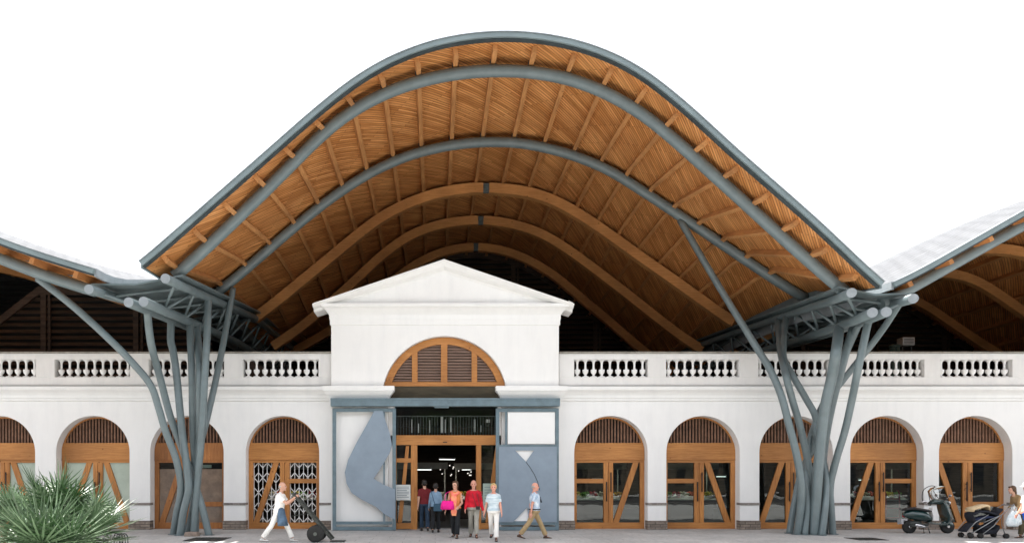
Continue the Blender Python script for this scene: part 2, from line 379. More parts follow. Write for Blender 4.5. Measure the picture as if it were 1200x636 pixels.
EDX=([20,21.4,23,25.6,29.8,33.3,41],[0,.15,.6,.95,.6,.35,.1])
def vault(root, fn, x0, x1, d0, d1, flip, tubes, beams, gap, pn, board, pstart=.5):
    dep = [d0, d0+.5, d0+1.1]+[d0+2+i*1.5 for i in range(int((d1-d0-2)/1.5)+1)]
    n = 110
    xs, S_ = arcs(fn, x0, x1, d0, n)
    ext = flip
    def wx(x, d):
        if not ext or x <= 9: return x
        return x+float(np.interp(d, *EDX))*(x-9)/(x1-9)
    # soffit sheet with UVs in metres
    me = bpy.data.meshes.new('boarded_soffit')
    vs = [(wx(x, d), d, fn(wx(x, d), d)) for d in dep for x in xs]; w = n+1
    fs = [(j*w+i, (j+1)*w+i, (j+1)*w+i+1, j*w+i+1) for j in range(len(dep)-1) for i in range(n)]
    top = [(wx(x, d), d, fn(wx(x, d), d)+.148*math.sqrt(1+((fn(wx(x, d)+.1, d)-fn(wx(x, d)-.1, d))/.2)**2)) for d in dep for x in xs]
    me.from_pydata(vs, [], fs); me.update()
    uvl = me.uv_layers.new(name='UVMap')
    for poly in me.polygons:
        poly.use_smooth = True
        for li in poly.loop_indices:
            vi = me.loops[li].vertex_index
            uvl.data[li].uv = ((vi % w)*S_/n, dep[vi//w])
    me.materials.append(board)
    o = bpy.data.objects.new('boarded_soffit', me); COL.objects.link(o); o.parent = root
    # tiled top skin with closed edges
    mb = MB(); mb.add(top, [f[::-1] for f in fs], 0, True)
    for i0 in (0, n):
        mb.add([vs[j*w+i0] for j in range(len(dep))]+[top[j*w+i0] for j in range(len(dep))],
               [(j, j+1, len(dep)+j+1, len(dep)+j) for j in range(len(dep)-1)], 1)
    mb.build('roof_covering', [M['tile'], M['steel_edge']], root, fix=False)
    # fascia: a rectangular metal section swept along the front edge
    def sweep(lo, hi, y0, y1, name, m, d=d0):
        ring = []
        for x in xs:
            g = (fn(x+.1, d)-fn(x-.1, d))/.2; q = math.sqrt(1+g*g); nx, nz = -g/q, 1/q
            z = fn(x, d)
            ring.append([(x+nx*lo, y0, z+nz*lo), (x+nx*hi, y0, z+nz*hi), (x+nx*hi, y1, z+nz*hi), (x+nx*lo, y1, z+nz*lo)])
        b = MB(); b.loft(ring, smooth=False); return b.build(name, m, root)
    sweep(.01, .14, d0-.09, d0-.003, 'fascia', M['steel_edge'])
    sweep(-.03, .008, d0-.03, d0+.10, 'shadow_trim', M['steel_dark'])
    sweep(.142, .158, d0-.12, d0+.2, 'edge_flashing', M['disc'])
    # valley side edge trims running into the depth
    for xe in (x0, x1):
        b = MB(); sgn = -1 if xe == x0 else 1
        ring = [[(wx(xe, d)+a, d, fn(wx(xe, d), d)+h) for a, h in ((0, -.05-.4*min(max((d-21.2)/2, 0), 1)), (sgn*.07, -.05-.4*min(max((d-21.2)/2, 0), 1)), (sgn*.07, .17), (0, .17))] for d in dep]
        b.loft(ring, smooth=False); b.build('edge_trim', M['disc'] if not ext else M['steel'], root)
    # purlins
    ps, _ = arcs(fn, x0, x1, d0, pn*2)
    for k in range(pn):
        x = ps[2*k+1]
        ring = []
        for d in [d0+.28]+dep[2:]:
            g = (fn(x+.1, d)-fn(x-.1, d))/.2; q = math.sqrt(1+g*g); tx, tz = 1/q, g/q; nx, nz = -g/q, 1/q
            z = fn(x, d); hh = .2; h0 = -.004
            ring.append([(x+tx*sx*.065+nx*(-hn), d, z+tz*sx*.065+nz*(-hn)) for sx, hn in ((-1, hh), (1, hh), (1, -h0), (-1, -h0))])
        b = MB(); b.loft(ring, smooth=False); b.build('purlin', M['purlin'], root)
    # dark hangers that fix the purlins to the two steel arches
    if ext:
        for k in range(pn):
            x = ps[2*k+1]
            for d, ta, tb in tubes:
                if not ta+.2 < x < tb-.2: continue
                g = (fn(x+.1, d)-fn(x-.1, d))/.2; q = math.sqrt(1+g*g); nx, nz = -g/q, 1/q; tx, tz = 1/q, g/q; z = fn(x, d)
                b = MB()
                for s in (-1, 1):
                    c = [(x+tx*(s*.085)-nx*h, y, z+tz*(s*.085)-nz*h) for y, h in ((d-.13, .10), (d+.13, .10), (d+.13, .27), (d-.13, .27))]
                    e = [(p[0]-tx*s*.015, p[1], p[2]-tz*s*.015) for p in c]; b.loft([c, e], smooth=False)
                b.build('hanger_plate', M['steel_dark'], root)
    # steel arches
    for d, ta, tb in tubes:
        pts = [(x, d, fn(x, d)-.37) for x in np.linspace(ta, tb, 90)]
        MB().tube(pts, .17, 20).build('steel_arch', M['steel'], root)
        # small hangers between arch and purlins
    for d in beams:
        sg = [(x0+.35, gap-.13), (gap+.13, x1-.25+(.5 if ext else 0))] if gap is not None else [(x0+.3, x1-.3)]
        for a, b_ in sg:
            xs2, _ = arcs(fn, a, b_, d, 60); ring = []
            for x in xs2:
                g = (fn(x+.1, d)-fn(x-.1, d))/.2; q = math.sqrt(1+g*g); nx, nz = -g/q, 1/q; z = fn(x, d)
                ring.append([(x-nx*h, y, z-nz*h) for y, h in ((d, .6), (d+.32, .6), (d+.32, .205), (d, .205))])
            b = MB(); b.loft(ring, smooth=False); b.build('timber_arch', M['glulam'], root)
        if gap is not None:
            z = fn(gap, d)
            b = MB(); b.box(gap-.16, gap+.16, d+.1, d+.22, z-.57, z-.2); b.tube([(gap, d-.03, z-.4), (gap, d+.3, z-.4)], .06, 10)
            b.build('crown_hinge', M['steel'], root)
    return xs

cen = thing('vaulted_roof', 'tall central wave of the roof with bright orange boarded soffit', 'roof', (0, 0, 0), 0, 'wave roof vaults')
lef = thing('vaulted_roof', 'roof wave at the left edge, sloping down to the left steel tree', 'roof', (0, 0, 0), 0, 'wave roof vaults')
rig = thing('vaulted_roof', 'roof wave at the right edge, white tiled top rising from the right steel tree', 'roof', (0, 0, 0), 0, 'wave roof vaults')
vault(cen, zc, -7.95, 12.1, 20.0, 41.0, True, [(21.1, -7.5, 11.85), (25.6, -7.75, 12.95)], [29.8, 33.3, 37.3], 2.08, 22, M['boards'])
vault(lef, zl, -31.5, -9.3, 20.0, 41.0, False, [(21.1, -31, -9.75), (25.6, -31, -9.6)], [29.8, 33.3, 37.3], -20.8, 19, M['boards'])
vault(rig, zr, 12.75, 35.5, 20.4, 41.0, False, [(21.4, 13.0, 35), (25.6, 12.9, 35)], [29.8, 33.3, 37.3], None, 19, M['boards'])

# ------------------------------------------------------------ valley trusses
def truss(label, TL, TR, BL, BR, nseg=11, dd=18.5, DX=([20,40],[0,0]), DZ=([20,29.5,40],[0,1.05,1.26])):
    """TL,TR,BL,BR: (X,Z) of the four chords at d=20; chords run into the depth and rise."""
    t = thing('valley_truss', label, 'truss', (0, 0, 0), 0, 'steel trusses under the roof valleys')
    def q(c, d, rz=1.0, dx=0):
        return Vector((c[0]+float(np.interp(d, *DX)), d, c[1]+rz*float(np.interp(d, *DZ))))
    for c, d0, r in ((TL, 20.0, .13), (TR, 19.85, .13), (BL, 20.05, .135), (BR, 19.95, .135)):
        MB().tube([q(c, d, .6 if c in (BL, BR) else 1) for d in (d0, 22, 24, 26, 28, 29.5, 32, 36, 40)], r, 20, 0, True, 1).build('chord', [M['steel'], M['disc']], t)
    # gutter plate between the upper chords
    b = MB(); ring = []
    for d in (20.6, 24, 27, 29.5, 40):
        a, c = q(TL, d), q(TR, d); a2 = Vector((a.x-.22, d, a.z+.2)); c2 = Vector((c.x+.22, d, c.z+.2)); m = (a2+c2)/2+Vector((0, 0, -.12))
        ring.append([a2, m, c2, c2+Vector((0, 0, .05)), m+Vector((0, 0, .05)), a2+Vector((0, 0, .05))])
    b.loft(ring, smooth=False); b.build('valley_plate', M['steel'], t)
    # bracing
    step = dd/nseg
    for k in range(nseg):
        d = 20.6+k*step
        for T, B in ((TL, BL), (TR, BR)):
            b = MB(); b.tube([q(B, d+.5*step, .6), q(T, d)], .042, 8); b.tube([q(B, d+.5*step, .6), q(T, d+step)], .042, 8)
            b.build('web_brace', M['steel'], t)
        b = MB(); b.tube([q(BL, d, .6), q(BR, d, .6)], .05, 8); b.tube([q(BL, d, .6), q(BR, d+.5*step, .6)], .04, 8)
        b.tube([q(TL, d+.5*step), q(TR, d+.5*step)], .05, 8)
        b.build('cross_brace', M['steel'], t)
    return t, q
TLl, TRl, BLl, BRl = (-9.44, 6.9), (-7.30, 7.15), (-8.38, 6.55), (-7.93, 6.55)
TLr, TRr, BLr, BRr = (11.35, 6.8), (12.95, 6.62), (11.93, 6.27), (12.27, 6.27)
tl, ql = truss('steel truss under the left roof valley, above the left tree column', TLl, TRl, BLl, BRl)
tr_, qr = truss('steel truss under the right roof valley, above the right tree column', TLr, TRr, BLr, BRr, DX=([19,20,21.4,25.6,29.8,33.3,40],[-.1,0,.45,1.2,1.05,.8,.6]), DZ=([19,20,21.4,25.6,29.8,33.3,40],[-.08,0,.2,.72,.9,1.0,1.25]))

# ------------------------------------------------------------ branching steel columns
def spline(pts, n=8):
    """Catmull-Rom through the points, with short rounded bends."""
    out = []
    p = [pts[0]]+pts+[pts[-1]]
    for i in range(1, len(p)-2):
        a, b, c, d = p[i-1], p[i], p[i+1], p[i+2]
        for k in range(n):
            t = k/n
            out.append(.5*((2*b)+(c-a)*t+(2*a-5*b+4*c-d)*t*t+(3*b-a-3*c+d)*t**3))
    out.append(pts[-1]); return out
def column(label, X, Y, tubes):
    t = thing('tree_column', label, 'column', (X, Y, 0), 0, 'branching steel columns')
    for r, pts in tubes:
        w = [P(*p) if isinstance(p, tuple) else p for p in pts]
        w[0].z = -.01
        MB().tube(spline(w), r*.88, 16).build('branch', M['steel'], t)
        MB().lathe([(r*1.35, .0), (r*1.35, .02)], (w[0].x, w[0].y, .004), 16).build('base_plate', M['steel'], t)
    return t
column('cluster of seven bent steel tubes fanning up to the left roof valley', -7.55, 22.8, [
    (.12, [(203,626,22.8),(207,600,22.7),(212,573,22.6),(207,540,22.4),(194,505,22.2),(186,478,22.1),(177,452,22.0),(160,430,21.8),(128,397,21.5),(85,358,21.3),(44,326,21.15)]),
    (.125,[(245,626,22.6),(238,598,22.65),(228,566,22.8),(213,524,22.9),(200,489,22.8),(188,444,22.6),(177,402,21.8),ql(BLl,21.35,.6)]),
    (.13, [(211,626,22.5),(215,600,22.5),(221,573,22.5),(219,548,22.5),(213,502,22.7),(207,440,22.9),(203,412,23.1),(200,398,23.2),ql(BLl,23.3,.6)]),
    (.125,[(219,625,22.9),(225,600,23.0),(229,565,23.0),(226,500,23.0),(225,440,22.9),(223,396,23.4),ql(BRl,23.75,.6)]),
    (.13, [(229,624,23.0),(229,600,23.1),(231,560,23.1),(234,500,22.8),(234,440,22.6),(232,400,23.6),ql(BRl,24.4,.6)]),
    (.125,[(227,625,22.6),(229,590,22.6),(233,545,22.6),(237,500,22.5),(240,440,22.5),(243,385,23.0),ql(TRl,23.6)]),
    (.12, [(207,625,23.1),(214,590,23.1),(225,550,23.2),(240,500,23.4),(254,440,24.0),(264,390,24.9),(273,338,25.55)]),
])
column('cluster of eight bent steel tubes fanning up to the right roof valley', 11.7, 23.0, [
    (.125,[(934,625,22.8),(938,596,22.7),(939,569,22.6),(934,535,22.6),(924,495,22.7),(915,462,22.9),(902,432,23.3),(886,406,23.7),(841,333,24.8),(797,258,25.6)]),
    (.12, [(943,625,23.2),(949,595,23.1),(951,568,23.0),(945,532,23.0),(937,497,23.0),(929,470,23.0),(921,440,23.0),(914,408,24.6),qr(TLr,26.8)]),
    (.115,[(925,624,23.3),(931,590,23.4),(940,550,23.4),(955,520,23.2),(956,490,23.1),(944,466,23.2),(929,440,23.3),(918,415,24.2),qr(TLr,26.2)]),
    (.17, [(954,625,22.7),(956,590,22.7),(959,548,22.6),(963,505,22.5),(968,471,22.3),(975,440,22.1),(980,410,21.8),qr(BLr,23.0,.6)]),
    (.13, [(966,625,23.1),(966,590,23.2),(964,550,23.2),(968,510,23.1),(976,470,22.9),(984,440,22.6),(992,410,22.5),qr(BRr,22.7,.6)]),
    (.12, [(976,625,22.9),(974,598,22.9),(973,569,22.9),(980,538,22.8),(990,505,22.6),(999,465,22.1),(1007,425,21.5),qr(BRr,21.6,.6)]),
    (.11, [(943,625,22.7),(946,590,22.8),(945,560,23.0),(947,525,23.3),(958,490,23.5),(975,462,23.4),(1000,430,22.9),(1030,392,22.2),qr(TRr,20.9)]),
    (.11, [(963,624,22.5),(967,595,22.6),(968,560,22.9),(963,530,23.1),(955,500,23.1),(966,470,23.3),(980,440,23.2),(992,412,22.9),qr(BRr,22.3,.6)]),
])
# ------------------------------------------------------------ market building
D0 = 25.0
bld = thing('market_hall', 'long white market arcade with balustrade, arched timber doors and pedimented entrance', 'building', (0, 25, 0))
ARCH = [-2, 108.7, 219, 331, 716, 824, 933, 1039.5, 1143.5]
HW = 43/34.4; SPR = PZ(530); 
XA, XB = -31.0, 36.0
XL0, XR0 = PX(388, 24.7), PX(655, 24.7)
def arcpts(cx, cz, r, n=36, a0=180, a1=0, rz=None):
    return [(cx+r*math.cos(R(a0+(a1-a0)*k/n)), cz+(rz or r)*math.sin(R(a0+(a1-a0)*k/n))) for k in range(n+1)]
# wall with arched openings (one outline with notches)
def wallpoly(x0, x1, archs, ztop):
    p = [(x0, 0.0)]
    for c in archs:
        cx = PX(c); p += [(cx-HW, 0.0)]+arcpts(cx, SPR, HW)+[(cx+HW, 0.0)]
    return p+[(x1, 0.0), (x1, ztop), (x0, ztop)]
ZC = PZ(452)
b = MB(); b.prism(wallpoly(XA, PX(462), ARCH[:4], ZC-.02), 25.0, 25.55); b.prism(wallpoly(PX(584), XB, ARCH[4:], ZC-.02), 25.0, 25.55)
b.build('wall', M['plaster'], bld, .012)
# stone strip and plinth on every pier
def piers():
    xs = [XA]; 
    for c in ARCH[:4]: xs += [PX(c)-HW, PX(c)+HW]
    xs += [PX(390)]; a = [(xs[i], xs[i+1]) for i in range(0, len(xs), 2)]
    ys = [PX(654)]
    for c in ARCH[4:]: ys += [PX(c)-HW, PX(c)+HW]
    ys += [XB]; return a+[(ys[i], ys[i+1]) for i in range(0, len(ys), 2)]
for x0, x1 in piers():
    b = MB(); b2 = MB()
    b.box(x0-.012, x1+.012, 24.965, 25.25, PZ(591.3), PZ(588.6))
    b2.box(x0-.02, x1+.02, 24.94, 25.25, 0, PZ(609.5))
    b.build('stone_strip', M['dado'], bld, .006); b2.build('stone_plinth', M['plinth'], bld, .01)
# cornice: stepped and coved profile swept along x
def mould(b, x0, x1, yb, prof, ret=None):
    """prof: (projection, z) points; yb: wall face."""
    rings = [[(x, yb-p, z) for p, z in prof]+[(x, yb+.06, prof[-1][1]), (x, yb+.06, prof[0][1])] for x in (x0, x1)]
    b.loft(rings, smooth=False)
def cor(z0, z1, kind=0):
    h = z1-z0
    return [(.0, z0), (.06, z0+.02), (.06, z0+h*.18), (.09, z0+h*.22), (.10, z0+h*.42), (.16, z0+h*.6), (.24, z0+h*.72), (.27, z0+h*.75), (.27, z1)]
b = MB()
zc0, zc1 = PZ(470), PZ(453.5)
for x0, x1 in ((XA, PX(389)), (PX(654.5), XB)):
    mould(b, x0, x1, 25.0, cor(zc0, zc1))
    b.box(x0, x1, 24.98, 25.3, zc1, ZC+.01)
b.build('cornice', M['plaster3'], bld)
# parapet
pz0, pz1, po0, po1 = PZ(452), PZ(414.5), PZ(442), PZ(421.5)
BAL = [(-100,-12), (0-45,43), (65,153), (175,263), (285,373.5), (672.5,759), (780,866), (888,971), (1007,1082), (1101,1185), (1207,1290)]
b = MB()
def X(v): return PX(v, 24.95)
for x0, x1, pans in ((XA, X(388.5), BAL[:5]), (X(655), XB, BAL[5:])):
    b.box(x0, x1, 24.9, 25.25, pz0+.01, po0)          # lower rail
    b.box(x0, x1, 24.9, 25.25, po1, pz1)              # upper rail
    cuts = [x0]+[v for p in pans for v in (X(p[0]), X(p[1]))]+[x1]
    for i in range(0, len(cuts), 2): b.box(cuts[i], cuts[i+1], 24.89, 25.26, po0-.004, po1+.004)
par = b.build('parapet', M['plaster2'], bld, .008)
b = MB()
for x0, x1 in ((XA, X(388.5)), (X(655), XB)): b.box(x0, x1, 24.84, 25.30, pz1+.002, pz1+.055)
b.build('coping', M['coping'], bld, .01)
# balusters: plump low belly, narrow neck
hb = po1-po0
prof = [(.125, 0), (.12, .06), (.05, .10), (.035, .15), (.045, .19), (.075, .24), (.098, .33), (.102, .42), (.098, .46), (.05, .475), (.043, .50), (.035, .60), (.034, .75), (.042, .85), (.06, .93), (.10, .97), (.118, 1.0)]
m0 = None
for p0, p1 in BAL[1:10]:
    n = 9 if p1-p0 > 80 and p0 >= 0 else 9
    if p0 < 0: p0 = -45
    for k in range(n):
        px = p0+(p1-p0)*(k+.5)/n
        if px < -25: continue
        if m0 is None:
            bb = MB(); bb.lathe([(r, h*hb) for r, h in prof], (0, 0, 0), 16); m0 = bb.mesh('baluster'); m0.materials.append(M['plaster3'])
        o = bpy.data.objects.new('baluster', m0); COL.objects.link(o); o.parent = par
        o.location = (X(px), 25.08-25.0, po0)
# entrance block, one step in front of the arcade
fz = 24.7
def Q(px, py, d=fz): return (PX(px, d), PZ(py, d))
lun = []
cxl, czl = Q(521, 467); rl = 73.5/34.82
a0 = math.degrees(math.asin((PZ(452, fz)-czl)/rl))
lun = arcpts(cxl, czl, rl, 40, a0, 180-a0)
zt = PZ(364, fz)
poly = [Q(388, 0)[:1]+(0,), (Q(455, 0)[0], 0), (Q(455, 0)[0], PZ(452.5, fz)), ]+lun[::-1]+[(Q(588, 0)[0], PZ(452.5, fz)), (Q(588, 0)[0], 0), (Q(655, 0)[0], 0), (Q(655, 0)[0], zt), (Q(388, 0)[0], zt)]
eb = MB(); eb.prism(poly, fz, 25.35)
blk = eb.build('entrance_block', M['plaster3'], bld, .012)
b = MB(); b.box(XL0+.02, XR0-.02, 25.352, 28.5, PZ(452.5), zt-.01); b.build('entrance_attic', M['plaster2'], bld)
# mouldings on the block
b = MB()
def wrap(b, prof, x0, x1, y0, yb):
    """moulding wrapped round a block front and both sides."""
    n = len(prof); ring = []
    for sx in (0, 1, 2, 3):
        ring.append([((x0-p) if sx < 2 else (x1+p), (yb if sx in (0, 3) else y0-p), z) for p, z in prof])
    rings = ring
    vs = [p for r in rings for p in r]
    fs = [(i*n+j, i*n+j+1, (i+1)*n+j+1, (i+1)*n+j) for i in range(3) for j in range(n-1)]
    b.add(vs, fs); 
    b.add([r[-1] for r in rings], [(0, 1, 2, 3)]); b.add([r[0] for r in rings], [(3, 2, 1, 0)])
zE = PZ(357.5, fz)
wrap(b, [(.0, PZ(381, fz)), (.035, PZ(380.5, fz)), (.035, PZ(376, fz)), (.05, PZ(374, fz)), (.055, PZ(369, fz)), (.12, PZ(366, fz)), (.22, PZ(362.5, fz)), (.30, PZ(361, fz)), (.30, zE)], XL0, XR0, fz, 25.34)
b.build('entrance_cornice', M['plaster3'], blk)
# raking cornice, tympanum
ap = Q(520.5, 303.5, 24.3); le = Q(366, 355.5, 24.3); re = Q(673, 355.5, 24.3)
b = MB()
b.prism([(PX(385, fz), zE), (PX(657, fz), zE), (ap[0], PZ(318, fz))], 24.62, 24.95)
b.build('tympanum', M['plaster3'], blk)
b = MB()
for e in (le, re):
    dx, dz = ap[0]-e[0], ap[1]-e[1]; ln = math.hypot(dx, dz); nx, nz = -dz/ln, dx/ln
    if nz < 0: nx, nz = -nx, -nz
    pr = [(0.0, 0.0), (0.0, -.07), (.05, -.13), (.12, -.2), (.2, -.235), (.3, -.26), (.32, -.36), (.36, -.42)]   # (back, down)
    r0, r1 = [], []
    for back, dn in pr:
        y = 24.3+back
        r0.append((e[0]-nx*0+(.0), y, e[1]+dn*.5)); r1.append((ap[0], y, ap[1]+dn*1.05))
    for r, c in ((r0, e), (r1, ap)):
        r.append((c[0], 25.4, c[1]-(.21 if c is not ap else .42))); r.append((c[0], 25.4, c[1]))
    b.loft([r0, r1], smooth=False)
b.build('raking_cornice', M['plaster3'], blk)
# small return blocks at the eaves below the slope ends
b = MB()
zr_ = PZ(356, fz)
for x0, x1 in ((le[0]+.02, XL0-.28), (XR0+.28, re[0]-.02)):
    s = 1 if x0 > 0 else -1
    e_in, e_out = (x0, x1) if s > 0 else (x1, x0)
    rings = [[(e_in, y, zE), (e_in, y, zE+.10), (e_out, y, zE+.02), (e_out-s*.06, y, zE-.02)] for y in (24.42, 25.36)]
    b.loft(rings, smooth=False)
b.build('eaves_return', M['plaster3'], blk)
# capitals over the two pilasters
for x0, x1 in ((XL0-.02, PX(454, fz)), (PX(589, fz), XR0+.02)):
    b = MB(); pf = [(.0, PZ(478, fz)), (.03, PZ(476, fz)), (.04, PZ(468, fz)), (.10, PZ(464, fz)), (.20, PZ(459.5, fz)), (.24, PZ(458, fz)), (.24, PZ(452.8, fz))]
    wrap(b, pf, x0, x1, fz, 25.2); b.build('pilaster_capital', M['plaster3'], blk)
# lunette window
yl = 24.9
lw = MB()
out = arcpts(cxl, czl, rl-.01, 40, a0, 180-a0); inn = arcpts(cxl, czl, rl-.24, 40, a0+1, 179-a0)
inn = [(x, max(z, PZ(447, fz))) for x, z in inn]
n = len(out)
vs = [(x, yl, z) for x, z in out]+[(x, yl, z) for x, z in inn]+[(x, yl+.15, z) for x, z in out]+[(x, yl+.15, z) for x, z in inn]
fs = []
for i in range(n-1):
    fs += [(i, i+1, n+i+1, n+i), (2*n+i, 3*n+i, 3*n+i+1, 2*n+i+1), (n+i, n+i+1, 3*n+i+1, 3*n+i), (i, 2*n+i, 2*n+i+1, i+1)]
lw.add(vs, fs)
zb0, zb1 = PZ(452.3, yl), PZ(447.3, yl)
lw.box(out[-1][0]+.02, out[0][0]-.02, yl-.01, yl+.16, zb0, zb1)
for px in (486, 520.5, 556):
    x = PX(px, yl); h = math.sqrt(max(0, (rl-.15)**2-(x-cxl)**2)); w = .095 if px != 520.5 else .11
    lw.box(x-w, x+w, yl+.02, yl+.13, zb1-.02, czl+h)
lun_o = lw.build('lunette_window', M['door_wood_h'], blk, .006)
ls = MB()
z = zb1+.05
while z < czl+rl-.2:
    h = math.sqrt(max(0, (rl-.12)**2-(z-czl)**2)); ls.bar((cxl-h, yl+.09, z), (cxl+h, yl+.09, z), .05, .055, up=(0, .5, 1)); z += .098
ls.box(cxl-rl+.15, cxl+rl-.15, yl+.16, yl+.18, zb0, zb1+.1, 1)
bk = arcpts(cxl, czl, rl-.05, 24, a0, 180-a0); ls.prism(bk, yl+.17, yl+.2, 1)
ls.build('louvre', [M['slat_h'], M['dark']], lun_o)
# dark timber lintel under the lunette
b = MB(); b.box(PX(455.5, 24.9), PX(587.5, 24.9), 24.88, 25.3, PZ(469, 24.9), PZ(452.6, 24.9)); b.build('lintel', M['beam_dark'], bld, .01)

# ------------------------------------------------------------ arched timber doors
DY = 25.36
ZP0, ZP1 = PZ(538.5), PZ(518)
def clip_rect_arc(x0, x1, z0, z1, r):
    pts = [(x0, z0), (x1, z0)]
    xe = math.sqrt(r*r-(z1-SPR)**2); N = 8
    zr0 = max(z0, SPR)
    a1 = math.asin((zr0-SPR)/r); a2 = math.asin((z1-SPR)/r)
    R_ = [(r*math.cos(a1+(a2-a1)*k/N), SPR+r*math.sin(a1+(a2-a1)*k/N)) for k in range(N+1)]
    return pts+R_+[(-x, z) for x, z in R_[::-1]]
def door(c, left, right, glass='glass', wood='door_wood', handles=True, lattice=False):
    cx = PX(c, 25.0)
    root = bpy.data.objects.new('arched_door', None); COL.objects.link(root); root.parent = bld; root.location = (cx, DY-25, 0)
    LOC = LOCALIZE[0]; LOCALIZE[0] = False
    W = HW-.006; g = .02; f = MB(); zt_, zb_ = PZ(541.5), PZ(612.5)
    f.prism(clip_rect_arc(-W, W, ZP0, ZP1, W), 0, .14, 1)      # wide board panel
    f.box(-W, W, -.012, .0, ZP0-.005, ZP0+.02, 1)
    f.box(-W, W, .02, .13, zt_, ZP0-.005, 1)                    # head rail
    f.box(-W, W, .02, .13, g, zb_, 1)                           # bottom rail
    f.box(-W, W, -.02, .16, 0.0, g, 1)
    xo, xm = W-.15, .165
    for s in (-1, 1): f.box(s*xo, s*W, .02, .131, zb_, zt_); f.box(s*.008, s*xm, .012, .125, zb_, zt_)
    f.box(-.008, .008, .05, .11, zb_, zt_)
    yR = (.03, .12)
    gi = {}
    for s, kind in ((-1, left), (1, right)):
        a, b_ = (-xo, -xm) if s < 0 else (xm, xo)
        if kind == 'rail': f.box(a, b_, yR[0], yR[1], PZ(565.8), PZ(560.5), 1)
        elif kind == 'low': f.box(a, b_, yR[0], yR[1], PZ(593.5), PZ(588), 1)
        elif kind in '/\\':
            w = .2; o = .03
            if kind == '/': xb, xt = a+.10, b_-.10-w*.2
            else: xb, xt = b_-.10, a+.12
            xb2, xt2 = (xb, xt)
            f.prism([(xb-w/2, zb_), (xb+w/2, zb_), (xt+w/2, zt_), (xt-w/2, zt_)], .028, .118)
    # thin arched head frame
    A = arcpts(0, SPR, W, 30, 11, 169); B_ = arcpts(0, SPR, W-.05, 30, 11, 169); n = len(A)
    f.add([(x, .03, z) for x, z in A]+[(x, .03, z) for x, z in B_]+[(x, .12, z) for x, z in B_], [(i, i+1, n+i+1, n+i) for i in range(n-1)]+[(n+i, n+i+1, 2*n+i+1, 2*n+i) for i in range(n-1)])
    f.build('door_frame', [M[wood], M[wood+'_h'] if wood+'_h' in M else M[wood]], root, .006)
    # vertical slats in the arch
    s_ = MB(); x = -W+.075
    while x < W-.05:
        h = math.sqrt(max(0, (W-.03)**2-x*x)); zt2 = SPR+h
        if zt2 > ZP1+.05: s_.box(x-.027, x+.027, .05, .11, ZP1, zt2)
        x += .1085
    s_.build('slat_grille', M['slat'], root)
    bk = MB(); bk.prism([p for p in arcpts(0, SPR, W-.01, 24, 14, 166)], .20, .22); bk.build('grille_backing', M['dark'], root)
    # panes
    for s in (-1, 1):
        gl = MB(); a, b_ = (-xo, -xm) if s < 0 else (xm, xo)
        gl.add([(a, .075, zb_), (b_, .075, zb_), (b_, .075, zt_), (a, .075, zt_)], [(0, 1, 2, 3)])
        if glass == 'brown_board':
            gl.v[2] = (b_, .075, PZ(549)); gl.v[3] = (a, .075, PZ(549)); g2 = MB(); g2.add([(a, .07, PZ(549)), (b_, .07, PZ(549)), (b_, .07, zt_), (a, .07, zt_)], [(0, 1, 2, 3)]); g2.build('pane', M['glass'], root)
            if s > 0: g2 = MB(); g2.box(a+.1, a+.5, .2, .22, PZ(547.5), PZ(544)); g2.build('paper_strip', M['white'], root)
        if not lattice: gl.build('pane', M[glass], root)
    if lattice:
        l = MB()
        for a, b_ in ((-xo+.01, -xm-.01), (xm+.01, xo-.01)):
            n = 6; st = (b_-a)/n
            for k in range(n+1): l.box(a+k*st-.011, a+k*st+.011, .122, .134, zb_, zt_)
            hh = (zt_-zb_)/12
            for k in range(n):
                for j in range(12):
                    if j % 3 == 1: continue
                    x0, x1, z0, z1 = a+k*st, a+(k+1)*st, zb_+j*hh, zb_+(j+1)*hh
                    if (k+j) % 2: l.bar((x0, .119, z0), (x1, .119, z1), .028, .008, up=(0, 1, 0))
                    else: l.bar((x0, .119, z1), (x1, .119, z0), .028, .008, up=(0, 1, 0))
        l.build('lattice_gate', M['white'], root)
    if handles:
        for s, z0, z1 in ((-1, .95, 1.62), (1, 1.28, 1.95)):
            h = MB(); x = s*.075; h.tube([(x, -.05, z0), (x, -.05, z1)], .02, 10); h.bar((x, -.05, z0+.08), (x, .02, z0+.08), .02, .02); h.bar((x, -.05, z1-.08), (x, .02, z1-.08), .02, .02)
            h.build('handle', M['black'], root)
    LOCALIZE[0] = LOC
    return root
door(ARCH[0], 'rail', '\\', 'frosted')
door(ARCH[1], '/', '\\', 'frosted')
door(ARCH[2], '/', 'low', 'brown_board', 'door_wood_dark', False)
door(ARCH[3], '/', 'rail', 'glass', 'door_wood', False, True)
door(ARCH[4], 'rail', '/'); door(ARCH[5], 'rail', '\\'); door(ARCH[6], '/', 'plain'); door(ARCH[7], '/', 'rail'); door(ARCH[8], '\\', 'low')

